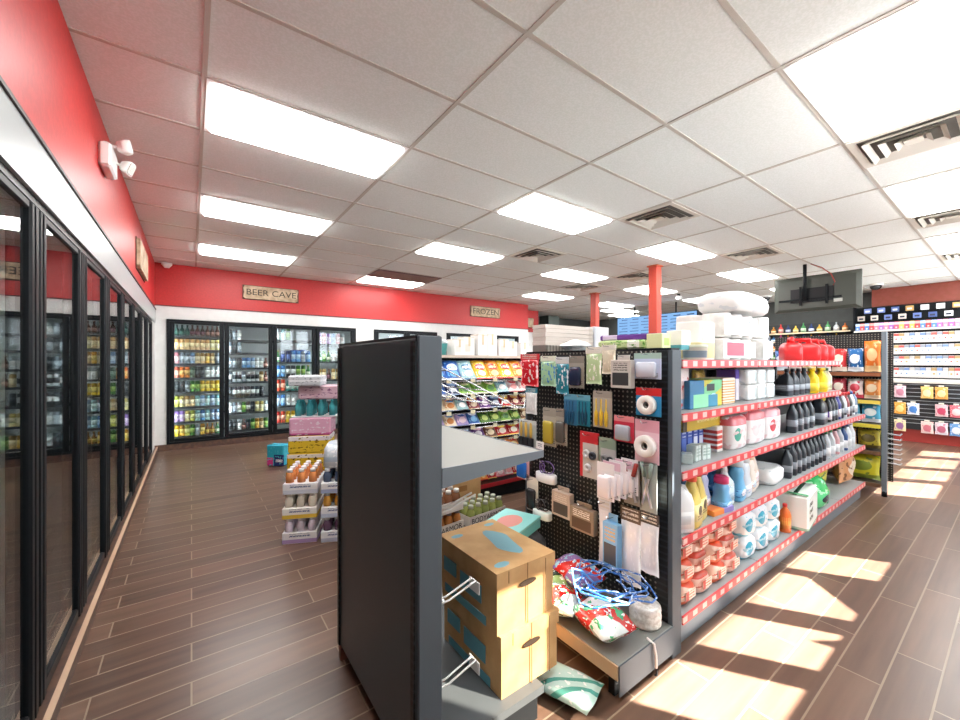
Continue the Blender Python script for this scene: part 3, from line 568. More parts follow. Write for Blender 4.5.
peg('hair_brush', 'blue hair brush on a pink card at the far pegboard edge', 'hair brush', (517,452,529,479), 'card', ('#e3b7bb','#efd7d3','#2a6fc9'))
peg('hair_tie_roll', 'purple hair ties in a white band, the upper of two', 'hair ties', (537,461,556,482), 'rolls', ('#e8ecf0','#7d5fa6','#2c2a33'))
peg('hair_tie_roll', 'black hair ties in a white band, the lower of two', 'hair ties', (534,499,551,518), 'rolls', ('#dfe9e4','#26262a','#4a4a50'))
peg('pen_pack', 'tall white card with a black pen near the far upright', 'stationery', (527,477,538,511), 'card', ('#e6e1d6','#efe9dc','#2b2b2d'))
peg('clip_pack', 'tan pack with a dark clip low on the pegboard', 'hardware pack', (555,487,573,516), 'box', ('#bba999','#4b423c','#d9cdbf'))
peg('bulb_pack', 'tan and brown pack with bold white print low on the pegboard', 'hardware pack', (573,503,597,531), 'box', ('#8e7d69','#5a4636','#f0ece2'))
for k in range(5):
    peg('lace_pack', 'white pack with pink edge, %s of five hung in a row' % ('nearest the long white sleeve', 'second', 'third', 'fourth', 'last, beside the pliers')[k], 'lace pack', (597+6*k, 463-1*k, 614+6*k, 500-1.5*k), 'card', ('#f1eef0', '#e7c6d4' if k % 2 else '#f4f0f2', '#f4eef2'), X=XP-.075+.018*k, group='white lace packs', hook=(k==4))
peg('pliers_pack', 'carded pliers with red and dark grips on the pegboard', 'pliers', (624,462,642,505), 'figure', ('#8f8b86','#a83a34','#c9cbd0'))
peg('wrench_pack', 'carded silver spanner beside the pliers', 'spanner', (640,462,657,512), 'figure', ('#aab3ad','#8fa39a','#dfe3e6'))
peg('sleeve_pack', 'long plain white sleeve hanging low on the pegboard', 'sleeve', (599,498,611,566), 'bag', ('#eceef2','#dfe2e8','#f6f7f9'), sd=7)
peg('remote_pack', 'blue pack with coloured knobs hanging in front of the white sleeve', 'remote control', (606,514,621,567), 'box', ('#7fb8e0','#43484f','#d8b06a'), X=1.74)
peg('sock_pack', 'white bag with a dark printed header, longer of two', 'bagged goods', (621,508,641,585), 'bag', ('#f2f2f2','#5b4a40','#fbfbfb'), sd=8)
peg('sock_pack', 'white bag with a black header beside the slotted upright', 'bagged goods', (640,513,659,574), 'bag', ('#e9ebee','#2f2f33','#f7f8fa'), sd=9)
one('price_ticket', 'small white price ticket hanging below the brush pack', 'price tag', MB().box(-.03,.03,-.002,.002,0,.045).mesh('price_ticket', pack('#f4f5f8', ('t', .2, .8, .2, .8, '#4a4f6a', 4))), (1.70, at_x(540,445,1.7).y, at_x(540,449,1.7).z), -pi/2)
# ------------------------------------------------------------------ goods stacked on top of the gondola
top = 1.4405
for k in range(5):
    one('white_carton', 'long pale carton on the far gondola top, %s layer up' % ORD[k], 'box', MB().rbox(-.24,.24,-.06,.06,0,.026,.002).mesh('white_carton', pack('#d3cac2', ('x', .9, 1, '#c4bab1'))), (2.09+.004*(k%2), 1.88, top+.055+.027*k), 0, 'pale cartons above the pegboard')
one('fringe_tray', 'grey ribbed tray under the pale cartons on the gondola top', 'tray', MB().rbox(-.235,.235,-.065,.065,0,.054,.004).mesh('fringe_tray', pack('#7d7872', *[('x', .03+.06*k, .06+.06*k, '#a8a29a') for k in range(16)])), (2.08,1.87,top))
one('white_carton', 'square white carton beside the pale cartons', 'box', MB().rbox(-.085,.085,-.06,.06,0,.2,.003).mesh('white_carton', pack('#d6d9df', ('x', 0, .1, '#c6cbd4'))), (2.43,1.88,top), 0)
lay = lambda rz, tilt=0: (radians(-90), radians(tilt), rz)
one('plastic_bag', 'crumpled white plastic bag lying on the gondola top', 'bag', MB().pillow(.2,.19,.07,0,21,12,12).mesh('plastic_bag', pack('#eef2f4', ('n', 5, .6, '#c9d6da'), rough=.25)), (1.92,1.63,top+.045), lay(-.9))
one('snack_box', 'green and white long packet lying on the gondola top', 'packet', MB().rbox(-.13,.13,-.05,.05,0,.05,.01).mesh('snack_box', pack('#c5d79b', ('x', .1, .35, '#f1f2ea'), ('n', 7, .58, '#5f9a3c'))), (1.93,1.30,top+.013), radians(100))
one('snack_box', 'purple packet lying on the green packet', 'packet', MB().rbox(-.17,.17,-.025,.025,0,.03,.006).mesh('snack_box', pack('#6d3f9a', ('x', .7, .95, '#d9c7e8'))), (1.95,1.27,top+.0645), radians(100))
one('snack_box', 'pale yellow-green box on the gondola top corner', 'box', MB().rbox(-.05,.05,-.04,.04,0,.075,.003).mesh('snack_box', pack('#e6ecb4', ('r', .2, .8, .2, .7, '#b6cf72'))), (1.93,1.10,top+.013), .1)
one('snack_box', 'small orange and white box at the upright top', 'box', MB().rbox(-.045,.045,-.03,.03,0,.05,.003).mesh('snack_box', pack('#f0a13c', ('x', .6, 1, '#fbe9c9'))), (2.16,1.03,LV[4]+.001), 0)
one('snack_box', 'teal-edged white box at the start of the top shelf', 'box', MB().rbox(-.045,.045,-.04,.04,0,.10,.003).mesh('snack_box', pack('#f7f7ef', ('z', 0, .25, '#55a8b4'))), (2.05,1.06,LV[4]+.052), 0)

# ------------------------------------------------------------------ aisle side of the gondola
YF = 1.06
def gx(px, Y=YF): return at_y(px, 360, Y).x
def put_box(name, label, cat, px0, px1, lv, h, d=.16, cols=('#ffffff',), layers=(), Y=YF, dz=0, rz=0, group=None, X=None, parts=True):
    x0, x1 = (gx(px0, Y), gx(px1, Y)) if X is None else X
    w = x1-x0; m = pack(cols[0], *layers)
    P = [('carton', MB().rbox(-w/2,w/2,0,d,0,h,.003).mesh('carton', m)), ('end_flap', MB().box(w/2,w/2+.0012,.01,d-.01,.01,h-.01).mesh('end_flap', mat(cols[-1], .5)))]
    return many(name, label, cat, P, ((x0+x1)/2, Y, LV[lv]+.001+.008*3*0+dz), rz, group)
SZ = lambda lv, x: LV[lv] + .0018
# bottles
def bottle(key, h, w, d, body, cap, label, kind='round', neck=.28, n=18):
    def f():
        if kind == 'oil':      # flat quart bottle, offset spout
            B = MB().loft([(0,w*.94,d*.9,6),(.01,w,d,6),(h*.54,w,d,6),(h*.62,w*.92,d*.95,5,-w*.04),(h*.74,w*.55,d*.62,3,-w*.26),(h*.82,w*.28,d*.42,2,-w*.36),(h*.88,w*.26,d*.4,2,-w*.36)],20)
            Cp = MB().lathe([(w*.3,h*.88),(w*.3,h*.985),(w*.25,h)],14,0,None,True,(-w*.36,0))
            Lb = (.1,.48)
        elif kind == 'jug':
            B = MB().loft([(0,w*.94,d*.9,6),(.012,w,d,6),(h*.55,w,d,6),(h*.72,w*.9,d*.9,4),(h*.84,w*.5,d*.6,3,-w*.15),(h*.9,w*.3,d*.4,2,-w*.2)],20)
            B.tube([(w*.2,0,h*.86),(w*.6,0,h*.84),(w*.86,0,h*.7),(w*.9,0,h*.52)], w*.14, 8)
            Cp = MB().lathe([(w*.33,h*.9),(w*.33,h*.985),(w*.28,h)],14,0,None,True,(-w*.2,0)); Lb = (.1,.5)
        elif kind == 'pear':   # detergent / cleaner bottle, tapering up
            B = MB().loft([(0,w*.9,d*.9,4),(.012,w,d,4),(h*.4,w*.97,d*.97,4),(h*.7,w*.6,d*.7,3),(h*.84,w*.42,d*.5,2),(h*.88,w*.36,d*.44,2)],20)
            Cp = MB().lathe([(w*.46,h*.87),(w*.46,h*.97),(w*.34,h)],16); Lb = (.14,.45)
        elif kind == 'waist':
            B = MB().loft([(0,w*.9,d*.9,4),(.012,w,d,4),(h*.3,w*.95,d*.95,4),(h*.5,w*.72,d*.8,3),(h*.64,w*.84,d*.85,3),(h*.76,w*.7,d*.7,2),(h*.8,w*.5,d*.55,2)],20)
            Cp = MB().lathe([(w*.62,h*.79),(w*.62,h*.96),(w*.5,h)],16); Lb = (.1,.28)
        elif kind == 'spray':
            B = MB().loft([(0,w*.9,d*.9,4),(.012,w,d,4),(h*.5,w*.94,d*.94,4),(h*.66,w*.4,d*.5,2),(h*.74,w*.26,d*.34,2)],18)
            Cp = MB().loft([(h*.74,w*.32,d*.4,2),(h*.8,w*.32,d*.4,2),(h*.86,w*.3,d*.3,3,-w*.1),(h*.97,w*.62,d*.34,3,-w*.16),(h,w*.5,d*.3,3,-w*.1)],14).box(-w*.5,-w*.42,-.006,.006,h*.72,h*.88); Lb = (.1,.46)
        else:
            B = MB().lathe([(w*.9,0),(w,.006),(w,h*.62),(w*.8,h*.74),(w*neck/.5*.6,h*.86),(w*neck/.5*.6,h*.9)],n)
            Cp = MB().lathe([(w*.4,h*.89),(w*.4,h*.985),(w*.34,h)],14); Lb = (.15,.55)
        e = 6 if kind in ('oil','jug') else (4 if kind != 'round' else 2)
        q = .985 if kind not in ('pear',) else .975
        lb = MB().loft([(h*Lb[0],w*1.012,d*1.012,e),(h*Lb[1],w*1.012*q,d*1.012*q,e)],20)
        return [('body', B.mesh('bottle_body', mat(body, .3))), ('cap', Cp.mesh('bottle_cap', mat(cap, .35))), ('label', lb.mesh('bottle_label', pack(label[0], *label[1:])))]
    return kit(key, f)
OILL = ('#8d949c', ('z', .0, .25, '#3f454d'), ('z', .8, 1, '#4a5058'), ('t', .15, .85, .35, .75, '#d0d4d8', 6))
blk = lambda h=.235, w=.052: bottle(('oil', h, w), h, w, .032, '#3c4249', '#2f343a', OILL, 'oil')
def row(name, label_fn, cat, px0, px1, n, lv, kt, Y=YF, group=None, rz=0, x=None, depth=0):
    a, b = (gx(px0, Y), gx(px1, Y)) if x is None else x
    for k in range(n):
        X = a + (b-a)*(k+.5)/n
        many(name, label_fn(k), cat, kt(k) if callable(kt) else kt, (X, Y, SZ(lv, X)), rz, group)
# top shelf: paper rolls and fuel cans
def tp_roll(r, h):
    return MB().lathe([(r*.3,0),(r*.97,.002),(r,.012),(r,h-.012),(r*.97,h-.002),(r*.34,h),(r*.3,h-.02)],20)
M_PAPER = m_speckle('soft_paper', '#f6f5f2', '#eceae6', 30, .85, .15)
def roll_pack(nx, ny, nz, r, h, printc):
    P = []
    for k in range(nz):
        for i in range(nx):
            for j in range(ny):
                P.append(('roll', MB().lathe([(r*.3,0),(r*.97,.002),(r,.012),(r,h-.012),(r*.97,h-.002),(r*.34,h),(r*.3,h-.02)],18,0,Matrix.Translation(((i-(nx-1)/2)*2*r,(j+.5)*2*r,k*h))).mesh('roll', M_PAPER)))
    W = nx*r+.002
    P.append(('printed_wrap', MB().box(-W,W,-.0025,.0,h*.12,h*.88).mesh('printed_wrap', pack('#f3f1f0', ('r', .1, .62, .1, .9, printc), ('t', .65, .95, .2, .8, '#9aa6b8', 5)))))
    return P
x1 = gx(700, 1.1)
one('paper_roll_pack', 'white square pack behind the tissue rolls at the top shelf start', 'paper rolls', MB().loft([(0,.09,.07,5),(.01,.095,.075,5),(.2,.095,.075,5),(.21,.09,.07,5)],20).mesh('paper_roll_pack', pack('#f1efe9', ('z', .05, .45, '#d9cf9c'), ('t', .1, .9, .5, .9, '#c9c4b4', 7))), (2.29, 1.09, LV[4]+.001))
many('paper_roll_pack', 'lower pack of white paper towel rolls with a red print panel', 'paper rolls', roll_pack(3,2,1,.075,.13,'#d2455f'), (gx(722,1.12), 1.02, LV[4]+.001))
many('paper_roll_pack', 'pack of tall white rolls standing on the red printed pack', 'paper rolls', roll_pack(3,2,1,.077,.145,'#eef0f2'), (gx(722,1.12)+.008, 1.015, LV[4]+.134))
many('paper_roll_pack', 'tall white roll pack at the fuel-can end of the paper stack', 'paper rolls', roll_pack(1,2,2,.08,.145,'#f2f3f4'), (gx(751,1.12), 1.02, LV[4]+.001))
one('paper_roll_pack', 'puffy white wrapped pack lying across the top of the paper stack', 'paper rolls', MB().loft([(0,.25,.12,4),(.02,.29,.135,4),(.06,.3,.14,4),(.1,.285,.13,4),(.118,.24,.11,4)],24).mesh('paper_roll_pack', pack('#f4f4f3', ('n', 4, .62, '#dfe4e8'), rough=.3)), (gx(734,1.1), 1.10, LV[4]+.292), .05)
one('round_tub', 'small cream and blue tub at the front of the top shelf', 'tub', MB().lathe([(.05,0),(.055,.005),(.058,.06),(.06,.062),(.06,.075),(.055,.078)],18).mesh('round_tub', pack('#ece9dd', ('z', .15, .6, '#8fa7b8'), ('z', .8, 1, '#c9ccb8'))), (2.14, 1.02, LV[4]+.001))
def can_kit():
    w, d, h = .16, .075, .17
    B = MB().loft([(0,w*.93,d*.92,6),(.014,w,d,6),(h*.72,w,d,6),(h*.88,w*.92,d*.9,5),(h,w*.72,d*.7,4)],22)
    Hn = MB().tube([(-w*.5,0,h*.97),(-w*.45,0,h*1.24),(w*.35,0,h*1.24),(w*.5,0,h*.95)], .017, 8)
    Cp = MB().lathe([(.026,0),(.026,.035),(.02,.042)],14,0,Matrix.Translation((w*.62,0,h*.93)))
    Lb = MB().box(-w*.62,w*.62,-d*1.012,-d*.985,h*.15,h*.66)
    Sp = MB().tube([(w*.62,0,h*1.1),(w*.5,-.02,h*1.3),(w*.2,-.03,h*1.4)], .011, 8)
    red = mat('#c91f22', .32)
    return [('body', B.mesh('can_body', red)), ('handle', Hn.mesh('can_handle', red)), ('spout', Sp.mesh('can_spout', mat('#25262a', .4))), ('cap', Cp.mesh('can_cap', mat('#1f2024', .4))), ('label', Lb.mesh('can_label', pack('#efe3e0', ('t', .1, .9, .1, .9, '#b35a58', 7), ('r', .3, .7, .35, .65, '#e6bdb8'))))]
for k in range(4):
    many('fuel_can', 'red plastic fuel can on the top shelf, %s from the paper rolls' % ORD[k], 'fuel can', kit('fuelcan', can_kit), (gx(776,1.2)+.13+.2*k-(.04 if k == 0 else 0), 1.13, LV[4]+.0015), pi/2+.25 if k else .45, 'red fuel cans', (.84,.84,.84))
# shelf under the top
put_box('wipes_pouch','pink and white upright packs at the start of the upper shelf','pack',677,689,3,.215,.14,('#f2dcd8','#e9c9c4'),(('z',0,.25,'#9db8d8'),('n',5,.6,'#d8686a')))
put_box('storage_bag_box','blue, green and yellow box with an orange end on the upper shelf','box',690,722,3,.15,.15,('#cfc53a','#f0a24a'),(('d',-.9,-.2,.35,'#7fd39a'),('x',0,.42,'#2f7fb0'),('r',.1,.62,0,.5,'#8fdcae'),('o',.72,.3,.13,.2,'#bfe3f0'),('r',.55,.85,0,.45,'#2d8fb4'),('r',.5,.75,.6,.85,'#26303a')),Y=1.03)
put_box('storage_bag_box','orange striped flat box beside the blue and green box','box',723,735,3,.155,.14,('#f6e3cf','#e8892e'),tuple(('z',.05+.1*k,.09+.1*k,'#e8933e') for k in range(9)),Y=1.035)
one('yellow_pouch','crumpled yellow-tan pouch behind the blue and green box','pouch',MB().pillow(.16,.19,.07,0,31).mesh('yellow_pouch',pack('#d9b45a',('n',5,.57,'#a87a35'))),(gx(698,1.28),1.28,SZ(3,2)+.004),0)
one('dark_pouch','dark grey pouch behind the blue and green box','pouch',MB().pillow(.2,.19,.07,0,32).mesh('dark_pouch',pack('#6d7078',('n',5,.6,'#3a3c44'))),(gx(713,1.3),1.3,SZ(3,2)+.004),0)
one('cream_pouch','cream and gold pouch behind the orange striped box','pouch',MB().pillow(.2,.2,.08,0,33).mesh('cream_pouch',pack('#efe2c4',('n',5,.57,'#c9a25a'))),(gx(729,1.25),1.25,SZ(3,2)+.004),0)
one('purple_packet','thin purple and white packet under the top shelf','packet',MB().rbox(-.03,.03,0,.12,0,.2,.004).mesh('purple_packet',pack('#efeaf4',('z',.7,1,'#6a55b0'))),(gx(738,1.1),1.1,SZ(3,2)),0)
for k in range(3):
    for j in range(2):
        one('napkin_pack','white wrapped napkin pack, %s along, %s layer' % (ORD[k], ('bottom','top')[j]),'napkins',MB().loft([(0,.068,.07,5),(.012,.075,.076,5),(.088,.075,.076,5),(.1,.066,.07,5)],20).mesh('napkin_pack',pack('#eef0ee',('n',4,.6,'#cfd8da'),('r',.6,.95,.2,.8,'#b9c6c9'),rough=.3)),(gx(744,1.1)+.165*k,1.12,SZ(3,2.9)+.102*j),.05*(k-1),'white napkin packs')
row('oil_bottle', lambda k: 'black oil bottle on the upper shelf, %s past the napkin packs' % ORD[k], 'bottle', 781, 804, 4, 3, blk(.2,.05), 1.05, 'black bottles on the upper shelf', pi/2-.3)
YEL = ('#f4df4a', ('r',.2,.8,.3,.75,'#f7ee9a'), ('t',.2,.8,.1,.3,'#b08a20',8))
row('oil_bottle', lambda k: 'bright yellow oil bottle on the upper shelf, %s of two' % ('first','second')[k], 'bottle', 807, 825, 2, 3, bottle('yel', .2, .085, .045, '#eecb22', '#e8c21a', YEL, 'oil'), 1.02, 'yellow oil bottles', .2)
for k in range(3): 
    c = ('#8f9a86','#e6dca0','#d9d4b8','#e9e2a8','#c9b95a')[k]
    many('oil_bottle', 'pale upright bottle beyond the yellow ones, %s along the upper shelf' % ORD[k], 'bottle', bottle(('pale',k), .195, .042, .035, c, ('#4a7a5a','#e8d86a','#3f7a4a','#d8c84a','#7a6a3a')[k], (c, ('r',.1,.9,.3,.8,'#f1eed8')), 'oil'), (gx(823,1.03)+.03+.085*k, 1.05, SZ(3,4.6)), .2, 'pale bottles beyond the yellow ones')
# middle shelf
put_box('foil_box','gold and dark box lying on top of the blue boxes','box',683,720,2,.085,.1,('#d0ad28','#6a5312'),(('x',0,.1,'#3a2f12'),('t',.35,.95,.4,.7,'#f0dc8a',3)),Y=1.09,dz=.145)
for k in range(6):
    put_box('sandwich_bag_box','blue carton standing under the gold box, %s in the row' % ORD[k],'box',0,0,2,.138,.14,('#2a4aa6','#e9ecf4'),(('r',.15,.85,.2,.7,'#dfe6f4' if k>3 else '#4c6fc8'),('t',.2,.8,.75,.95,'#c9d4ee',5)),Y=1.13,X=(2.085+.066*k,2.146+.066*k),group='blue cartons under the gold box')
put_box('foil_box','red and white box at the end of the blue cartons','box',0,0,2,.15,.13,('#e9e4e0','#d2473c'),tuple(('z',.12+.2*k,.24+.2*k,'#d2473c') for k in range(4)),Y=1.06,X=(2.49,2.56))
for k, (x, y, z, r) in enumerate(((2.105,1.045,0,(0,0,.5)),(2.19,1.05,0,(0,0,.1)),(2.265,1.04,0,(0,0,-.15)),(2.06,1.10,0,(0,0,0)))):
    if k == 3: continue
    one('tissue_box','small pale green-grey carton in front of the blue boxes, %s' % ('lying askew nearest the upright','in the middle','farthest from the upright')[k],'box',MB().rbox(-.036,.036,-.025,.025,0,(.05,.085,.08)[k],.003).mesh('tissue_box',pack('#cfdcd8',('x',.42,.58,'#9fb6b0'),('t',.1,.9,.2,.8,'#8aa39c',5))),(x,y,SZ(2,2)),r,'small pale cartons')
one('blue_packet','narrow light blue packet beside the upright on the middle shelf','packet',MB().rbox(-.02,.02,0,.14,0,.215,.004).mesh('blue_packet',pack('#a9cfe8',('z',.75,1,'#5b9fd0'))),(1.945,1.03,SZ(2,2)),0)
def diaper(label, X, h, w, cols, sd, Y=1.08, lv=2):
    many('diaper_pack',label,'soft pack',[('wrapper',MB().loft([(0,w*.46,.09,4),(.015,w*.5,.1,4),(h*.5,w*.51,.104,4),(h*.9,w*.5,.1,4),(h,w*.44,.08,4)],22).mesh('wrapper',pack(cols[0],('z',.72,1,cols[1]),('o',.3,.45,.16,.2,cols[2]),('n',5,.6,cols[3]),rough=.3))),('carry_tab',MB().rbox(-w*.2,w*.2,-.01,.01,h,h+.022,.004).mesh('carry_tab',mat(cols[1],.4)))],(X,Y+.04,SZ(lv,X)),0)
diaper('white and red soft pack with a green patch on the middle shelf', 2.72, .2, .24, ('#f1ecea','#d9636a','#4fae98','#e8cfd0'), 1)
diaper('white and pink soft pack, middle of three on the middle shelf', 3.0, .215, .27, ('#f4efee','#dd6d74','#f2dfe0','#ecd3d6'), 2)
diaper('puffy pink and white soft pack next to the dark bottles', 3.29, .21, .27, ('#f6f2f1','#e8a0a6','#d24a56','#eecfd2'), 3)
row('oil_bottle', lambda k: 'dark oil bottle on the middle shelf, %s past the soft packs' % ORD[k], 'bottle', 789, 812, 4, 2, blk(.24,.058), 1.04, 'dark oil bottles on the middle shelf', .15)
many('oil_jug', 'large dark oil jug with a pale label on the middle shelf', 'jug', bottle('bigjug', .24, .1, .055, '#24282e', '#1f2226', OILL, 'jug'), (gx(817,1.04)+.07, 1.05, SZ(2,4)), .1)
for k in range(10):
    c = ('#20242a','#23272d','#2a3038','#3b3f8a','#2a2d33','#c5cad0','#8a3a3f','#24282e','#d9dce0','#6a7f9a')[k]
    cp = ('#22252a','#22252a','#c23a3a','#d8d8dc','#c23a3a','#c23a3a','#c23a3a','#c8383a','#2f6ab0','#c23a3a')[k]
    many('oil_bottle', 'bottle past the large oil jug on the middle shelf, %s along' % ORD[k], 'bottle', bottle(('mid',k), .235, .044, .032, c, cp, OILL if k % 3 else ('#d8d2d6', ('r',.1,.9,.2,.8,('#6a4fa0','#b04a50','#5f88b8','#c8c8cc')[k//3])), 'oil'), (4.56+.1*k, 1.05, SZ(2,4.5)), pi/2, 'bottles past the large oil jug')
# lower shelf
many('bleach_jug', 'white jug half hidden behind the grey upright on the lower shelf', 'jug', bottle('bleach', .258, .075, .055, '#eef0f2', '#e9ecee', ('#f4f5f6', ('r',.2,.8,.2,.6,'#dfe4e8')), 'jug'), (1.972, 1.035, SZ(1,2)), -.5)
CLN = ('#f2e6a0', ('o',.5,.6,.22,.3,'#5a4a2a'), ('t',.2,.8,.1,.35,'#a08a4a',6))
for k in range(2):
    many('cleaner_bottle', 'pale yellow cleaner bottle with orange cap, %s the upright' % ('nearest','second from')[k], 'bottle', bottle('clean', .262, .058, .045, '#f0d878', '#e8603a', CLN, 'pear'), (2.10+.118*k, 1.02+.03*k, SZ(1,2)), .15)
DET = [('blue cleaner bottle with pink cap behind the yellow bottles','#6fa3d8','#e0457a',.25,'waist',2.30,1.16),('tall lilac and white bottle with pink cap','#c4cbe8','#e68ab4',.258,'waist',2.37,1.10),('short blue bottle with bright pink cap','#6fb0dc','#e2407c',.19,'waist',2.47,1.03),('deep blue tub behind the short pink-capped bottle','#2858b0','#2450a4',.25,'waist',2.47,1.2),('white spray bottle with a pale trigger','#e4eef0','#f1f4f6',.258,'spray',2.58,1.06),('tall sky blue detergent bottle with pale cap','#6ab4e0','#dcecf4',.258,'waist',2.72,1.05),('tall deep-blue detergent bottle behind the sky blue one','#3f86cc','#bfdcf0',.258,'waist',2.70,1.2),('white and blue detergent bottle with white cap','#e3ebf4','#f2f5f8',.265,'waist',2.84,1.06),('cream detergent bottle with red print','#f0e4d8','#f0d8b8',.26,'waist',2.97,1.08),('cream and orange bottle beside the white sack','#f2e2d4','#e89a6a',.258,'pear',3.07,1.10)]
for k, (lb, c, cp, h, kd, x, y) in enumerate(DET):
    many('cleaner_bottle', lb + ' on the lower shelf', 'bottle', bottle(('det',k), h, .062, .044, c, cp, (c, ('o',.5,.5,.32,.4,'#f4f0f4' if k % 2 else '#cfe6f4'), ('n',6,.6,('#c24a8a','#d86a8a','#4a7ac0','#7aa0d8','#8ab8d8','#3a6ab8','#a8d0f0','#7aa8e0','#c8503a','#d8603a')[k])), kd), (x, y, SZ(1,x)), .1)
put_box('sponge_box','orange and purple packet lying at the lower shelf edge','packet',0,0,1,.03,.1,('#ef8a3a','#7a6fb8'),(('x',.5,1,'#8f86c8'),),X=(2.30,2.5),Y=.985,rz=-.1)
one('white_sack','white paper sack lying on the lower shelf before the dark bottles','sack',MB().loft([(0,.15,.1,4),(.02,.165,.11,4),(.075,.16,.11,4,.01),(.1,.12,.08,4,.015)],20).mesh('white_sack',pack('#f0f1f0',('n',4,.62,'#d0d8da'))),(3.34,1.12,SZ(1,3.3)),.1)
row('oil_bottle', lambda k: 'dark oil bottle on the lower shelf, %s past the white sack' % ORD[k], 'bottle', 0, 0, 9, 1, lambda k: blk(.25 if k else .23,.06 if k else .08), 1.04, 'dark oil bottles on the lower shelf', .25, (3.52,4.46))
for k in range(7):
    c, cp = (('#c9ccd0','#2f8a5a'),('#c2c7cc','#2f8a5a'),('#d8a8ac','#2a2d33'),('#c4c9ce','#2f8a5a'),('#2f4f86','#24304a'),('#dfe2e6','#5a6f9a'),('#e4e6ea','#e2e4e8'))[k]
    many('oil_bottle', 'light bottle at the far end of the lower shelf, %s along' % ORD[k], 'bottle', bottle(('lo',k), .24, .045, .034, c, cp, ('#eceef0', ('r',.1,.9,.2,.8,('#8a9aa8','#6a8a9a','#c05a60','#8a9aa0','#3a5a9a','#a8b4c8','#d0d4d8')[k])), 'oil'), (4.53+.14*k, 1.04, SZ(1,4.6)), .3, 'light bottles far along the lower shelf')
# base shelf: charcoal bags in stacks, soft packs, case, green bag
CH = [pack('#efc6b0',('z',.0,.25,'#e8642c'),('d',.5,1.05,1.5,'#e2532a'),('o',.5,.5,.3,.26,'#f6e6da'),('n',5,.62,'#cf4a30'),rough=.3), pack('#ecc9bb',('z',.75,1,'#cf4a34'),('o',.45,.45,.32,.26,'#e8b8a8'),('n',6,.6,'#bf5a4a'),rough=.3)]
def sack(w, d, h, m, sd, topped):
    r = random.Random(sd); q = lambda a: a*(1+r.uniform(-.05,.05))
    secs = [(0,q(w*.44),q(d*.44),3.5),(h*.12,q(w*.5),q(d*.5),4),(h*.45,q(w*.51),q(d*.5),4,r.uniform(-.006,.006)),(h*.8,q(w*.49),q(d*.49),4),(h,q(w*.42),q(d*.42),3)]
    if topped: secs += [(h*1.08,w*.4,d*.2,3,.01),(h*1.2,w*.42,d*.05,3,.015,-.01)]
    return MB().loft(secs,24).mesh('sack', m)
for c in range(4):
    for l in range(3):
        x = 2.03+.176*c
        kt = kit(('char',c%2,l), lambda: [('sack', sack(.172,.3,.104,CH[c%2],40+l+3*(c%2),l==2)), ('seam', MB().box(-.045,.05,-.157,-.154,.03,.075).mesh('seam', pack('#f3dccb',('t',.1,.9,.1,.9,'#d2502f',3),('r',0,.3,0,1,'#c23f2e'))))])
        many('charcoal_bag', 'orange and white bag in the %s stack from the upright, %s' % (ORD[c], ('at the bottom','in the middle','on top')[l]), 'bag', kt, (x, 1.145+.008*l, LV[0]+.0015+.105*l), 0, 'orange and white bags on the base shelf')
DP = pack('#eef2f6',('o',.35,.5,.2,.3,'#3aa8c8'),('n',5,.57,'#a8d4e4'),('z',.0,.12,'#4fb4d0'),rough=.3)
for c in range(3):
    for l in range(2):
        one('diaper_pack', 'white and aqua soft pack on the base shelf, %s stack along, %s' % (ORD[c], ('lower','upper')[l]), 'soft pack', kit(('dp',c,l), lambda: sack(.205,.3,.14,DP,50+c+3*l,False)), (2.82+.21*c, 1.15, LV[0]+.0015+.142*l), 0, 'white and aqua packs')
one('diaper_pack', 'purple topped pack lying on the white and aqua packs', 'soft pack', MB().pillow(.26,.2,.045,0,52,10,10).mesh('diaper_pack', pack('#6a62b0',('d',.2,.3,.5,'#e9e6f4'),('z',.8,1,'#3f7fc8'))), (2.98,.99,LV[0]+.312), (radians(-88),0,0))
many('drink_bottle','orange bottle standing beside the white case on the base shelf','bottle',bottle('orange',.2,.036,.036,'#ee6f2a','#e23a34',('#f08a3a',('z',.3,.7,'#f4a04a')),'round'),(3.46,1.02,LV[0]+.002),0)
cs = many('drink_case','white wrapped case with black marks jutting from the base shelf','case',[('carton',MB().rbox(-.2,.2,0,.33,0,.25,.012).mesh('carton',pack('#eef4f0',('t',.08,.45,.25,.8,'#1f2a26',5),('z',0,.1,'#9fc8b8'),rough=.25))),('top_wrap',MB().rbox(-.195,.195,.005,.325,.2505,.262,.004).mesh('top_wrap',pack('#e4efe6',('y',.2,.28,'#2f5a42'),('y',.45,.53,'#2f5a42'),('y',.7,.78,'#2f5a42'),('x',0,.08,'#5aa87a'),rough=.25)))],(3.75,.93,LV[0]+.004),.12)
one('leaf_bag','bright green round bag behind the white case','bag',MB().loft([(0,.12,.11,3),(.03,.16,.14,3),(.13,.18,.15,2.5),(.22,.14,.12,2),(.27,.06,.06,2)],22).mesh('leaf_bag',pack('#5fd08a',('z',.5,1,'#3fbf6a'),('o',.5,.3,.25,.12,'#1f3a4a'),('n',5,.6,'#a8ecc0'),rough=.2)),(4.30,1.12,LV[0]+.001),0)
one('leaf_bag','dark green bag behind the bright green one','bag',MB().pillow(.3,.24,.16,0,61).mesh('leaf_bag',pack('#2f8a52',('n',5,.57,'#8fd0a0'))),(4.62,1.2,LV[0]+.006),0)
one('mulch_bag','yellow-green bag at the far end of the base shelf','bag',MB().pillow(.4,.26,.16,0,62).mesh('mulch_bag',pack('#c9c23a',('n',5,.57,'#4f7a3a'))),(4.95,1.22,LV[0]+.006),0)
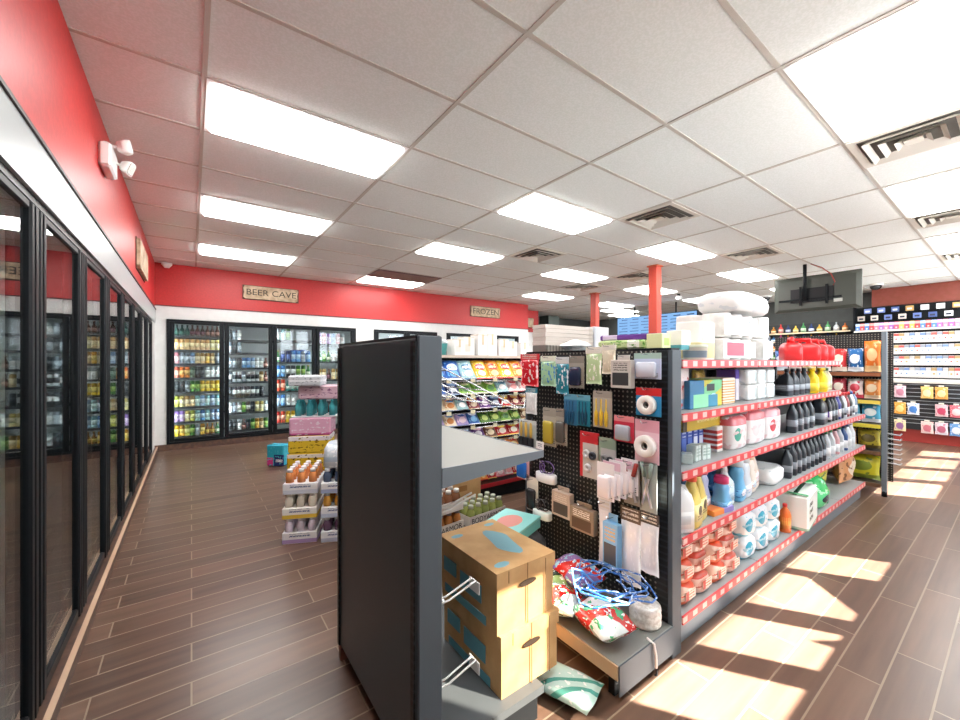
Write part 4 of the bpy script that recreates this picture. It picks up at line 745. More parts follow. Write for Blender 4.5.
# ------------------------------------------------------------------ snack gondola behind, facing the camera
CX0, CX1, CY = 1.15, 4.2, 3.16
P = [('back_panel', MB().box(CX0,CX1,3.6,3.63,.1,1.43).mesh('back_panel', M_BLACK)), ('kick_plate', MB().box(CX0,CX1,CY+.04,CY+.06,0,.13).mesh('kick_plate', M_BLACK)),
     ('shelf', MB().box(CX0,CX1,CY,3.6,.14,.165).mesh('shelf', M_BLACKM), (('price_strip', MB().box(CX0,CX1,CY-.008,CY-.0005,.13,.17).mesh('price_strip', mat('#b02430', .4))),)),
     ('shelf', MB().box(CX0,CX1,CY+.1,3.6,1.43,1.45).mesh('shelf', M_LGREY), (('price_strip', MB().box(CX0,CX1,CY+.092,CY+.0995,1.425,1.452).mesh('price_strip', mat('#d8c9b8', .5))),))]
TIER = [.45, .60, .75, .90, 1.05, 1.20]
for z in TIER:
    w = MB().tube([(CX0,CY-.045,z),(CX1,CY-.045,z)], .004, 6).tube([(CX0,CY-.045,z+.035),(CX1,CY-.045,z+.035)], .003, 6)
    tg = [('price_tag', MB().box(CX0+.2+.27*k, CX0+.25+.27*k, CY-.056, CY-.0515, z-.01, z+.025).mesh('price_tag', mat('#efe9c8', .5))) for k in range(11)]
    P.append(('wire_shelf', MB().add([(CX0,CY+.055,z-.012),(CX1,CY+.055,z-.012),(CX1,CY+.19,z+.161),(CX0,CY+.19,z+.161),(CX0,CY+.05,z-.008),(CX1,CY+.05,z-.008),(CX1,CY+.185,z+.165),(CX0,CY+.185,z+.165)],[(0,3,2,1),(4,5,6,7),(0,1,5,4),(1,2,6,5),(2,3,7,6),(3,0,4,7)]).mesh('wire_shelf', M_BLACKM), (('front_wire', w.mesh('front_wire', M_CHROME)), *tg)))
for x in (CX0, 2.06, 2.98, 3.9, CX1): P.append(('upright', MB().box(x-.012,x+.012,3.58,3.6,0,1.45).mesh('upright', M_SLOT)))
many('snack_gondola', 'snack gondola with tiers of chip bags beyond the grey shelf', 'shelving', P, (0,0,0))
def chip(cols, sd, w=.2, h=.24):
    def f():
        a, b, c = cols
        m = pack(a, ('z',.93,1,b), ('z',0,.05,b), ('o',.5,.56,.34,.17,b), ('o',.48,.24,.26,.13,c), ('t',.2,.8,.5,.62,c,5), ('n',5,.64,c), rough=.28)
        return MB().pillow(w,h,.058,0,sd,8,8).mesh('chip_bag', m)
    return kit(('chip',cols,sd,w,h), f)
RED=('#c3242b','#f1d34f','#f2e9dc'); ORG=('#ef8f2b','#c8262a','#fbe9a8'); YLW=('#f0c63a','#c8262a','#ffffff'); GRN=('#7fb241','#f2efc8','#3f7a35'); TEA=('#9fc9cf','#2f6f94','#ffffff'); BLU=('#2b5fae','#f0f2f5','#6fb0e0'); PUR=('#6f3f8f','#efc4d6','#f2e8f4'); MAR=('#7f2430','#d8a04a','#e8d2b8'); PNK=('#e7a0ae','#c8304a','#fff0f0'); CRM=('#e9d8b8','#5a83b8','#c7792f'); WRD=('#f0e4e2','#d2414a','#e8a3a3'); DGR=('#4f7f2f','#222f1a','#b9d06a'); NAV=('#22305f','#8fb2e0','#d8e3f2'); LIL=('#b9a3d8','#3f64b0','#f4d9e6'); BRN=('#6f4a34','#d8b47a','#f0e0c0')
desc = {RED:'red',ORG:'orange',YLW:'yellow',GRN:'light green',TEA:'pale teal',BLU:'blue and white',PUR:'purple',MAR:'maroon',PNK:'pink',CRM:'cream and blue',WRD:'white and red',DGR:'dark green',NAV:'navy',LIL:'lilac and blue',BRN:'brown'}
TROW = [('top', 1.19, 1.78, 3.1, [BLU,BLU,TEA,YLW,ORG,YLW,ORG,PNK], .235), ('second', 1.045, 1.78, 3.0, [BLU,NAV,GRN,GRN,GRN,TEA,WRD,WRD], .22), ('third', .895, 1.78, 3.0, [CRM,CRM,TEA,MAR,PUR,NAV,RED,MAR,MAR], .2),
        ('fourth', .745, 1.78, 3.0, [LIL,CRM,LIL,BLU,DGR,DGR,GRN,DGR,BRN], .22), ('fifth', .595, 1.78, 3.0, [BLU,BLU,NAV,PUR,BRN,RED,RED,RED], .21), ('sixth', .445, 1.78, 3.0, [BLU,NAV,PUR,LIL,BRN,ORG,ORG,BRN], .2), ('bottom', .166, 1.9, 3.05, [PNK,MAR,PUR,ORG,ORG,RED,PNK,WRD,RED,MAR], .22)]
for nm, z, xa, xb, cols, h in TROW:
    n = len(cols); seen = {}
    for k, cset in enumerate(cols):
        seen[cset] = seen.get(cset, 0)+1
        lb = '%s snack bag, %s along the %s tier of the snack gondola' % (desc[cset], ORD[k], nm)
        one('chip_bag', lb, 'snack bag', chip(cset, (k*7+len(nm)) % 5, (xb-xa)/n*1.04, h), (xa+(xb-xa)*(k+.5)/n, CY+(.09 if nm == 'bottom' else .014), z+(.01 if nm == 'bottom' else .027)), (radians(-38 if nm != 'bottom' else -30), 0, .05*((k*3)%3-1)), 'snack bags on the %s tier' % nm)
top = 1.4515
for k in range(9):
    x = 1.86+.145*k; h = (.17,.2,.16,.19,.22,.23,.18,.16,.15)[k]
    if k < 2:
        many('drink_cup', '%s cup pack on top of the snack gondola' % ('pink and teal', 'teal domed')[k], 'cup', [('cup', MB().lathe([(.04,0),(.052,.11),(.054,.115)],16).mesh('cup', mat(('#e3c4cf','#5fb3b0')[k], .4))), ('lid', MB().lathe([(.056,.115),(.05,.14),(.03,.155)],16).mesh('lid', mat('#dfeaea', .3)))], (x, CY+.22, top))
    else:
        many('white_carton', 'white carton on top of the snack gondola, %s past the cups' % ORD[k-2], 'box', [('carton', MB().rbox(-.062,.062,-.07,.07,0,h,.003).mesh('carton', pack('#f1efec', ('r',.1,.6,.2,.6,('#e3dbd0','#dfe3ea','#e8e2dc')[k%3]), ('z',.93,1,'#d9d2c8')))), ('tape', MB().box(-.012,.012,-.0715,-.07,h*.5,h).mesh('tape', mat('#d8c4a0', .5)))], (x, CY+.2+.03*(k%2), top), .06*(k%3-1), 'white cartons on the snack gondola')
# jar trays and carton on the floor in front
def tray(label, x, y, rz, bodyc, capc, txt, n=5, ln=.42, wd=.24):
    r = many('bottle_tray', label, 'drinks tray', [('tray', MB().box(-ln/2,ln/2,-wd/2,-wd/2+.004,0,.085).box(-ln/2,ln/2,wd/2-.004,wd/2,0,.085).box(-ln/2,-ln/2+.004,-wd/2+.004,wd/2-.004,0,.085).box(ln/2-.004,ln/2,-wd/2+.004,wd/2-.004,0,.085).box(-ln/2+.004,ln/2-.004,-wd/2+.004,wd/2-.004,0,.004).mesh('tray', mat('#e9e6e0', .5)))], (x, y, .001), rz)
    bm = kit(('jar',bodyc), lambda: MB().lathe([(.03,0),(.034,.006),(.034,.1),(.026,.125),(.02,.135),(.02,.14)],14).mesh('jar', pack(bodyc, ('z',.25,.5,'#2d2a26'), rough=.25)))
    cm = kit(('jarcap',capc), lambda: MB().lathe([(.023,.138),(.023,.162),(.019,.165)],12).mesh('jar_cap', mat(capc, .4)))
    for i in range(n):
        for j in range(3):
            b = link('bottle', bm, r, (-ln/2+ln*(i+.5)/n, -wd/2+wd*(j+.5)/3, .0045)); link('cap', cm, b)
    if txt: text(r, txt, .062, (0,-wd/2-.001,.042), (pi/2,0,0), mat('#24221f', .6), .0004, 'CENTER', 1.0)
    return r
tray('white tray lettered BODYARMOR holding green drink bottles on the floor', 2.08, 2.86, .1, '#9aa35a', '#b9bfae', 'BODYARMOR')
tray('white lettered tray of amber drink bottles, half behind the grey upright', 1.60, 2.82, .12, '#b9783f', '#8d8a88', 'BODYARMOR')
tray('second layer of amber bottles stacked on the half hidden tray', 1.60, 2.825, .12, '#8a5a40', '#d8d6d2', '').location.z = .17
many('cardboard_carton', 'plain tan carton standing behind the lettered drinks tray', 'box', [('body', MB().rbox(-.18,.18,-.03,.03,0,.34,.003).mesh('carton_body', M_CARD)), ('print', MB().box(-.1,.02,-.0312,-.0302,.2,.25).mesh('print', mat('#a97c4a', .8)))], (2.04, 3.055, .001), .02)
# stacked drink cases on the floor beyond the black unit
def case(label, x, y, z, rz, body, capc, tr, band, hgt=.186, n=(3,4), ln=.25, wd=.33):
    k_ = ('case', body, capc, tr, band, hgt)
    trm = kit(('tray',tr,band,hgt), lambda: MB().rbox(-ln/2,ln/2,-wd/2,wd/2,0,hgt*.45,.004).mesh('tray', pack(tr, ('z',.05,.4,band), ('t',.2,.8,.5,.9,'#5a6a9a',4))))
    bm = kit(('cb',body,hgt), lambda: MB().lathe([(.03,hgt*.46),(.031,hgt*.7),(.022,hgt*.84),(.013,hgt*.88)],12).mesh('bottle', mat(body, .2)))
    cm = kit(('cc',capc,hgt), lambda: MB().lathe([(.02,hgt*.875),(.02,hgt*.985),(.017,hgt)],12).mesh('cap', mat(capc, .4)))
    r = many('drink_case', label, 'drinks case', [('tray', trm)], (x,y,z), rz, 'stacked drink cases')
    for i in range(n[0]):
        for j in range(n[1]):
            b = link('bottle', bm, r, (-ln/2+ln*(i+.5)/n[0], -wd/2+wd*(j+.5)/n[1], 0)); link('cap', cm, b)
    return r
A = -.42
sx, sy = .735, 3.40
ux, uy = cos(A), sin(A)
case('white case of orange bottles with purple print, bottom of the first floor stack', sx, sy, .001, A, '#e9dcea', '#e9e6ef', '#f0eef0', '#b59acb')
case('white case with a yellow band, middle of the first floor stack', sx, sy, .188, A, '#efe7d6', '#efeadf', '#f1efea', '#e6c64a')
case('white case of orange bottles with white caps topping the first floor stack', sx+.005, sy, .375, A, '#d98a4f', '#f4f2ef', '#f0eff2', '#d8dbe6')
s2x, s2y = sx+.27*ux, sy+.27*uy-.03
case('white case of plum bottles, bottom of the stack by the black panel', s2x, s2y, .001, A, '#6a4a66', '#dfe1e6', '#eceef2', '#c3cbe0')
case('white case of amber bottles, middle of the stack by the black panel', s2x, s2y, .188, A, '#d9a045', '#eef0f2', '#edeff3', '#c9d2e8')
case('white case of dark blue bottles with pale caps by the black panel', s2x, s2y, .375, A, '#4a5a76', '#eceef2', '#eef0f3', '#a9b6d6')
many('water_pack', 'shrink-wrapped clear water bottles on the stack by the black panel', 'drinks case', [('wrap', MB().loft([(0,.11,.14,5),(.01,.12,.15,5),(.14,.115,.145,5),(.17,.1,.12,4)],20).mesh('wrap', pack('#d3dde4', ('n',7,.55,'#f2f6f8'), ('z',.3,.5,'#b9cede'), rough=.15)))], (s2x,s2y,.563), A)
# taller rear stack of wrapped packs
def packs(label, x, y, z, w, d, h, cols, rz, layers=(), tops=None):
    P = [('wrap', MB().rbox(-w/2,w/2,-d/2,d/2,0,h,.012).mesh('wrap', pack(cols[0], *layers, ('n',8,.6,cols[1]), rough=.25)))]
    if tops:
        hb = h-.014; bm = MB().lathe([(.03,0),(.031,hb*.55),(.014,hb*.85),(.016,hb*.86),(.016,hb)],12).mesh('bottle', mat(tops, .2)); P = [('slip', MB().rbox(-w/2,w/2,-d/2,d/2,0,.012,.003).mesh('slip', mat(cols[0], .4)))]
        r = many('drink_case', label, 'drinks case', P, (x,y,z), rz, 'stacked drink cases')
        for i in range(4):
            for j in range(3): link('bottle', bm, r, (-w/2+w*(i+.5)/4, -d/2+d*(j+.5)/3, .0125))
        return r
    return many('drink_case', label, 'drinks case', P, (x,y,z), rz, 'stacked drink cases')
rx, ry = .96, 4.15
z = .001
for lb, h, cols, lay, tp, dx, w in (('dark case at the very bottom of the tall rear stack', .17, ('#8a6a4a','#5a4030'), (), None, 0, .4), ('brown case under the yellow can packs', .17, ('#b88a3a','#7a5a2a'), (), None, 0, .4),
        ('lower yellow can pack of the tall rear stack', .165, ('#e6bf2f','#5f4a1a'), (('z',.75,.95,'#efe6da'),), None, 0, .38), ('upper yellow can pack with white band in the tall rear stack', .165, ('#ecc93a','#8a6a20'), (('z',.72,.98,'#f3e9ec'),), None, .01, .38),
        ('pink and white pack of drinks above the yellow packs', .17, ('#eab4cf','#f5e3ee'), (('z',0,.15,'#d86aa0'),), None, .02, .38), ('open pack of teal bottles above the pink pack', .17, ('#cfd8da','#ffffff'), (), '#46a3ac', .06, .42),
        ('pink wrapped pack with purple print near the stack top', .13, ('#d9b9c6','#8a5a80'), (), None, .12, .42), ('silver pack of cans at the top of the tall rear stack', .1, ('#c3c9ce','#7d868e'), (('z',.4,.6,'#e6e9ec'),), None, -.03, .3)):
    packs(lb, rx+dx, ry, z, w, .27, h, cols, -.45, lay, tp); z += h+.002
packs('blue, teal and pink drinks carton on the floor beside the stacks', 0.95, 5.9, .001, .24, .16, .28, ('#2fa8c0','#45b8cc'), -.75, (('r',.45,1,0,.55,'#27346f'),('r',0,.4,0,.4,'#d2458a'),('t',.55,.95,.2,.4,'#e8ecf4',3)))

# ------------------------------------------------------------------ beer cave bottles and cans
def beer(kind, a, b, c):
    def f():
        if kind == 'can': return MB().lathe([(.026,0),(.032,.008),(.032,.055)],12,0).lathe([(.0321,.055),(.0321,.12)],12,1).lathe([(.032,.12),(.032,.155),(.026,.168),(.027,.17)],12,2).mesh('beer_can', [mat(a,.3,.3), mat(b,.3,.2), mat(c,.3,.4)])
        return MB().lathe([(.029,0),(.031,.006),(.031,.04)],12,0).lathe([(.0312,.04),(.0312,.095)],12,1).lathe([(.031,.095),(.028,.118),(.013,.15),(.0125,.19)],12,0).lathe([(.015,.188),(.015,.202)],12,2).mesh('beer_bottle', [mat(a,.15), mat(b,.4), mat(c,.3)])
    return kit(('beer',kind,a,b,c), f)
def can(a, b=None, c=None): return ('can', a, b or a, c or a)
def bot(a, b, c): return ('bottle', a, b, c)
TL=('dark teal',bot('#244a45','#3f6f66','#20302c')); BR=('brown',bot('#4a2e22','#8a5a6a','#6a4030')); RB=('reddish brown',bot('#5f3a30','#b98a80','#8a5a50'))
PE=('peach',can('#e0bf95','#f0dcae','#c99a62')); PK=('pink',can('#d8a0a8','#e8c8c8','#c07a86')); GY=('grey',can('#8d97a2','#b3bcc6','#6f7a86')); LB=('light blue',can('#9db6d6','#c9d8ea','#7a9ac4')); TN=('tan',can('#d9bf90','#e9d8b4','#a98a55')); GD=('gold',can('#d8a936','#ecd27a','#b8862a'))
CO=('coral',can('#d98a7a','#ecc7b4','#c9614f')); OR=('orange',can('#e0893a','#f0c27a','#c8662a')); DK=('black',can('#24282c','#4a5056','#3a3f44')); GG=('grey-green',can('#5f7a6a','#8aa596','#4a6255')); WH=('white',can('#dfe5e8','#f4f6f6','#b9c3c9')); YL=('yellow',can('#e6c62a','#f2e07a','#c99f1c')); GR=('green',can('#4f8a3f','#a4c86a','#3a6f35'))
YG=('yellow-green',can('#c9c95a','#e6e49a','#8f9a3a')); PY=('pale yellow',can('#e6dca0','#f3eccb','#c9b870')); PT=('pale teal',can('#a9cfd0','#d0e8e6','#7fb0b6')); LL=('lilac',can('#c0a3d6','#e0d0ec','#9a7ac0')); BL=('blue',can('#5f93c8','#b4d3ee','#3f72b0')); SB=('silver and black',can('#b4bac0','#2d3238','#d0d6da')); BW=('black and white',can('#2c3136','#e3e7e9','#4a5058'))
NV=('navy',can('#27366f','#4f6ab0','#1f2b5a')); RD=('red',can('#c9382f','#e2a08a','#a82a24')); TQ=('turquoise',bot('#2f9a90','#d8efe8','#e8f0ee')); OS=('orange-red',can('#d9573a','#f0a890','#b8402a')); AM=('amber',bot('#8a5a28','#e0c060','#c9a040')); GB=('green',bot('#3f7f4a','#dfe8d0','#c8b04a'))
DOORS = [
 [[TL,TL,TL,BR,BR,BR,RB,RB,RB],[PE,PE,PE,PE,PE,PE,PE,PY,PY],[PK,GY,GY,LB,TN,TN,GD,TN,GY],[CO,OR,OR,GG,DK,DK,WH,WH,WH],[DK,DK,GY,GR,GR,YL,YL,YL,YL],[YG,PY,TN,TN,PT,LB,PT,LB,PT],[LL,LL,PY,YG,PT,BL,PT,LB,LB],[YL,GD,YG,GR,GY,GD,AM,AM,GB]],
 [[DK,GY,WH],[GY,DK,GY],[GY,GY,DK,BL,BL,LB,WH,WH,RB],[BW,SB,SB,GY,SB,SB,SB,TN,RB],[DK,BW,BW,BW,BW,BW,BW,DK],[WH,GY,WH,GR,BW,DK,PY,PY,WH],[DK,DK,WH,RB,DK,GR,GD,TN,GR]],
 [[WH,PT,GR],[GB,NV,NV,BL,BL,GY,BL],[BL,BL,BW,BW,GR,GR,GB],[OS,OS,TQ,TQ,TQ],[LB,BL,WH,WH],[RD,OS,YL,YL]],
 [[LL,PK,LL,LB,PK,WH],[GB,GR,GB,WH,WH,PT],[TN,TN,BR,TN,TN],[GD,GD,AM,DK],[BR,DK,DK,RD]],
]
ZS = {0: [1.795,1.565,1.345,1.115,.885,.645,.405,.175], 1: [1.75,1.53,1.27,1.03,.77,.5,.2], 2: [1.77,1.37,1.1,.84,.57,.26], 3: [1.72,1.38,1.03,.72,.4]}
for d in range(4):
    x0 = -.285+.7275*d+.06; x1 = x0+.61
    for s, rowc in enumerate(DOORS[d]):
        z = ZS[d][s]
        tag(link('wire_shelf', MB().box(x0-.03,x1+.03,7.96,8.5,z-.016,z).box(x0-.03,x1+.03,7.945,7.9595,z-.016,z+.018).mesh('wire_shelf', [mat('#3a3f44', .5)])), '%s shelf down inside %s beer cave door' % (ORD[s], ORD[d]), 'shelf', 'beer cave shelves')
        n = len(rowc); full = 9 if d < 2 else max(n, 7)
        sc = 1.0 if d < 2 else 1.12
        tot = {}
        for k, (nm, spec) in enumerate(rowc):
            pitch = .61/full
            X = x0+pitch*(k+.5)
            one('beer_can' if spec[0]=='can' else 'beer_bottle', '%s %s, %s along %s shelf down behind %s beer cave door' % (nm, spec[0], ORD[k], ORD[s], ORD[d]), spec[0], beer(*spec), (X, 8.0, z+.0005), 0, 'drinks behind the %s beer cave door' % ORD[d], (1.04,1.04,1.12 if spec[0]=='can' else .95) if d < 2 else (1.2,1.2,1.3 if spec[0]=='can' else 1.1))
packs('plain blue drinks carton on the second shelf down of the third beer door', 1.67, 8.25, 1.371, .25, .3, .24, ('#2f62c0','#2757b0'), 0)
# dim bottles in the side cooler, first bays
for s, z in enumerate((.3,.62,.94,1.26,1.58)):
    for k in range(9):
        nm, spec = ((GR,GB,BL,AM,WH)[(k+s)%5] if s % 2 else (LB,TL,GY,YL,RD)[(k*2+s)%5])
        one('beer_bottle' if spec[0]!='can' else 'beer_can', '%s drink in the side cooler, %s along the %s shelf up' % (nm, ORD[k], ORD[s]), 'drink', beer(*spec), (-.72, 1.95+.11*k, z+.0005), 0, 'drinks in the side cooler', (1.15,1.15,1.15))
# ------------------------------------------------------------------ pet food rack across the far end of the gondola
RX = 5.78
P = [('upright', MB().rbox(RX-.02,RX+.03,.84,.88,.05,1.70,.004).mesh('upright', M_FASC)), ('upright', MB().rbox(RX-.02,RX+.03,1.86,1.90,.05,1.70,.004).mesh('upright', M_FASC)), ('back_panel', MB().box(RX+.31,RX+.33,.84,1.9,.1,1.7).mesh('back_panel', M_PEG)),
     ('foot', MB().tube([(RX,.86,0),(RX,.86,.06)], .022, 8).mesh('foot', M_BLACK)), ('foot', MB().tube([(RX,1.88,0),(RX,1.88,.06)], .022, 8).mesh('foot', M_BLACK))]
RZ = [.12,.45,.73,.98,1.27]
for z in RZ: P.append(('shelf', MB().box(RX-.012,RX+.31,.885,1.855,z-.025,z).mesh('shelf', mat('#4a4038', .5)), (('price_strip', MB().box(RX-.02,RX-.0125,.885,1.855,z-.035,z+.004).mesh('price_strip', mat(('#6a4a34','#6a4a34','#c9b93a','#c8b44a','#8a5030')[RZ.index(z)], .5))),)))
many('pet_food_rack', 'dark rack across the far end of the aisle gondola', 'rack', P, (0,0,0))
RB_ = [(4,[('tall orange pouch','#ee7a2a','#f4c890',.33),('blue pouch with white emblem','#1f5f9a','#e9eef2',.25),('red pouch with cream label','#c92f30','#efe2d0',.25),('red and white pouch','#d2383a','#f2e6e2',.26),('gold pouch','#d8a83a','#f0e2c0',.25),('red pouch','#c0302c','#f0e0d8',.24),('blue pouch','#2a5fa8','#e0e8f0',.24)]),
       (3,[('orange pouch','#e8924a','#f4dcb8',.21),('white and red pouch','#eee4e0','#c83a4a',.21),('dark red pouch','#a82a3a','#e9d8c8',.22),('blue and white pouch','#2f7fb8','#dff0f6',.2),('yellow and blue pouch','#e2c23a','#2a7fb8',.22),('white pouch','#e9e6e0','#b04a50',.2),('green pouch','#5f9a4a','#e0ecc8',.2)]),
       (2,[('teal striped bag','#4fb0d4','#f0f4f4',.2),('aqua and white bag','#5fb4d0','#eef4f4',.2),('yellow strip pack','#d9cf3f','#f4efae',.09),('yellow-green pack','#cfd040','#eef0b8',.09),('pale yellow pack','#e2da6a','#f6f2c8',.1),('lime pack','#b8c84a','#eef0c0',.1)]),
       (1,[('olive and yellow bag','#c9b840','#6a5a2a',.2),('brown bag','#9a5a34','#e0b070',.2),('red bag','#c03a34','#e8c8b8',.2),('tan bag','#c8a070','#f0e0c0',.2),('dark red bag','#8a2f2a','#e0b8a0',.2)]),
       (0,[('bright yellow sack','#e4da34','#8a9a3a',.26),('orange-brown sack','#c98a5a','#7a6a5a',.26),('yellow sack','#d9d03a','#5a7a3a',.26)])]
nmz = ['base','second','third','fourth','top']
for lv, items in RB_:
    n = len(items); ya, yb = .90, 1.84
    for k, (lb, a, b, h) in enumerate(items):
        w = (yb-ya)/n
        one('pet_food_bag', '%s on the %s far rack shelf, %s from its post' % (lb, nmz[lv], ORD[k]), 'bag', MB().pillow(w*.97,h,.11,0,70+k+lv,8,8).mesh('pet_food_bag', pack(a, ('o',.5,.55,.3,.2,b), ('z',0,.2,b), ('n',5,.64,b), rough=.3)), (RX+.12, ya+w*(k+.5), RZ[lv]+.012), (0,0,-pi/2))
one('pet_food_bag', 'big orange and cream sack leaning at the far rack foot', 'bag', MB().pillow(.36,.3,.15,0,88,10,8).mesh('pet_food_bag', pack('#d99a6a', ('o',.5,.5,.3,.25,'#f0e2cc'), ('n',5,.6,'#8a5a3a'))), (5.37,1.09,.176), 0)
# side hooks and low goods beyond the post
w = MB()
for k in range(7): w.tube([(RX+.03,.845,.35+.05*k),(RX+.1,.76,.33+.05*k),(RX+.11,.75,.35+.05*k)], .006, 6)
tag(link('side_hooks', w.mesh('side_hook_rail', M_STEEL)), 'fan of wire hooks on the side of the far rack post', 'hook rail')
for k in range(4):
    one('snack_sack', 'small mixed coloured bag heaped on the floor past the far rack, %s' % ('nearest','second','third','farthest')[k], 'bag', MB().pillow(.3,.26,.13,0,90+k).mesh('snack_sack', pack(('#c98a86','#e0d8d0','#6a6a8a','#b87a4a')[k], ('n',4,.55,('#f0d8b0','#c86a6a','#d8d8e8','#f0e0c0')[k]))), (6.35+.36*k, .98+.05*k, .012), (radians(-35),0,.3*k))
# ------------------------------------------------------------------ sales counter and shelves behind it
KX = 10.1
P = [('base', MB().box(KX+.06,KX+.7,-.2,3.2,0,.22).mesh('base', mat('#a3362f', .5))), ('front_panel', MB().box(KX+.03,KX+.7,-.2,3.2,.22,1.02).mesh('front_panel', mat('#25272b', .5))), ('worktop', MB().rbox(KX-.02,KX+.75,-.22,3.22,1.02,1.075,.006).mesh('worktop', mat('#dcd8d2', .4)))]
w = []
for z in (.995,.93,.86,.79,.72,.66,.59,.52,.45,.4,.33): 
    w.append(('grid_wire', MB().tube([(KX+.022,-.2,z),(KX+.022,3.2,z)], .006, 6).mesh('grid_wire', M_STEEL)))
many('sales_counter', 'long sales counter with wire candy racks on a red base', 'counter', P+w, (0,0,0))
CB = [(.99,[('pink and brown','#c99a90','#7a5a50'),('lime','#b5cf4a','#f0f2c8'),('pale pink','#e3c4cf','#c9849a'),None,('gold','#edbf6a','#f7e7b8'),('orange','#e8a24a','#fbe0a8')]),(.70,[('purple and pink','#9a5fb0','#f08ab0'),('grey and purple','#b0aab8','#7a5a9a'),('orange','#e9a23a','#f7d890'),('white and blue','#dfe4ee','#4a86d0'),None,('pink and white','#e6c3c9','#c84a6a'),('red','#d86a7a','#f4d8dc')]),(.40,[('white and grey','#d5dae0','#8a94a4'),('silver','#c3ccd8','#6a7a90'),('cream and purple','#e6d6a8','#9a6aa0'),None,('pink and cream','#eacfc8','#d87a8a'),('white and pink','#e8dce4','#c86a86'),('blue and white','#6aa4e0','#eef2f8')])]
for rI, (z, items) in enumerate(CB):
    k2 = 0
    for k, it in enumerate(items):
        if it is None: continue
        y = 1.62-.158*k
        many('candy_bag', '%s candy bag hung on the counter front, %s along the %s row' % (it[0], ORD[k2], ('top','middle','bottom')[rI]), 'candy bag', [('pouch', MB().pillow(.145,.2,.05,0,100+k+rI,8,8).mesh('pouch', pack(it[1], ('o',.5,.45,.32,.28,it[2]), ('n',5,.62,it[2]), rough=.3))), ('price_tag', MB().box(-.03,.03,-.03,-.027,.205,.23).mesh('price_tag', mat('#f2f0e6', .5)))], (KX-.03, y, z-.22), -pi/2, 'candy bags on the counter front'); k2 += 1
P = [('back', MB().box(11.66,11.69,-.3,2.15,1.0,2.54).mesh('back', M_BLACK))]
CZ = [1.12,1.355,1.575,1.80,2.04]
for z in CZ: P.append(('shelf', MB().box(11.40,11.66,-.3,2.15,z-.02,z).mesh('shelf', mat('#5a5450', .5)), (('shelf_lip', MB().box(11.392,11.3995,-.3,2.15,z-.035,z+.004).mesh('shelf_lip', mat('#d9d2cc', .5))),)))
P += [('side', MB().box(11.40,11.66,2.151,2.17,1.0,2.54).mesh('side', M_BLACK)), ('cabinet', MB().box(11.40,11.69,-.3,2.15,0,.99).mesh('cabinet', M_BLACKM))]
many('tobacco_shelves', 'wall shelves of small white packs behind the sales counter', 'shelving', P, (0,0,0))
cigs = [('white pack','#f1efee','#c9c6c4'),('white and red pack','#f3efec','#d2605a'),('white and blue pack','#f0f2f6','#7a96c8'),('cream pack','#ece4d4','#b99a6a'),('pale grey pack','#e2e4e8','#9aa2ae')]
bri = [('pink pack','#e05a7a','#f4c0cc'),('red pack','#d2404a','#f0b0a8'),('purple pack','#a86ac0','#e8d0f0'),('yellow pack','#e6c86a','#f6ecc0'),('blue pack','#5a8ad0','#d0e0f4'),('rose pack','#e88aa0','#fbe0e6')]
def cig(c): return kit(('cig',c), lambda: MB().rbox(0,.05,-.029,.029,0,.1,.002).mesh('tobacco_pack', pack(c[1], ('z',.62,.95,c[2]), ('q',.3,.7,.15,.35,c[2]))))
for s, z in enumerate(CZ):
    n = 20; h = (1.6,1.5,1.5,1.6,1.5)[s]
    for k in range(n):
        c = (bri if s == 4 else cigs)[(k*(2 if s % 2 else 3)+s+(k//4)) % (6 if s == 4 else 5)]
        one('tobacco_pack', '%s, %s from the inner end on the %s shelf behind the counter' % (c[0], ORD[k], ('lowest','second','third','fourth','highest')[s]), 'pack', cig(c), (11.42, 2.10-.071*k, z+.0005), 0, 'packs behind the counter', (1,1.12,h))
for k in range(14):
    a = random.Random(k).choice(['#9fb4c4','#6f86c8','#c8a060','#e0e4e8','#4a5f9a','#3f88b8','#d8d0c4'])
    hz = 2.25+.15*((k*5) % 2)
    one('hanging_pouch', 'small hung packet under the red-brown bulkhead, %s from the inner end, %s line' % (ORD[k], ('lower','upper')[(k*5)%2]), 'packet', MB().rbox(0,.03,-.055,.055,0,.1,.004).mesh('hanging_pouch', pack(a, ('q',.2,.8,.25,.6,'#dfe4ea' if k % 2 else '#33384a'))), (11.5, 2.06-.1*k, hz), 0, 'packets under the bulkhead')
# display of small bottles on the wall farther in
P = [('back', MB().box(11.9,11.94,2.25,4.9,1.1,2.3).mesh('back', mat('#33383a', .5)))]
BZ = [1.45,1.66,1.88,2.08]
for z in BZ: P.append(('shelf', MB().box(11.62,11.9,2.25,4.9,z-.02,z).mesh('shelf', mat('#6a6058', .5)), (('shelf_lip', MB().box(11.612,11.6195,2.25,4.9,z-.03,z+.004).mesh('shelf_lip', mat('#d8c9a8', .5))),)))
P.append(('cabinet', MB().box(11.62,11.94,2.25,4.9,0,1.09).mesh('cabinet', M_BLACKM)))
many('liquor_shelves', 'wall shelves of small colourful bottles under the hanging television', 'shelving', P, (0,0,0))
lc = [('amber','#c98a3a','#f0d8a0'),('gold','#e0b44a','#f4e6b0'),('orange','#e2803f','#f6d0a0'),('pink','#d05a9a','#f4c8de'),('navy','#2f3f6a','#c8d0e8'),('clear','#cfd8dc','#f2f4f4'),('blue','#4a86c0','#d0e4f4'),('red','#c8403a','#f0c0b0'),('green','#4f8f5a','#d0e6c8'),('rust','#a86a4a','#e8c8a8')]
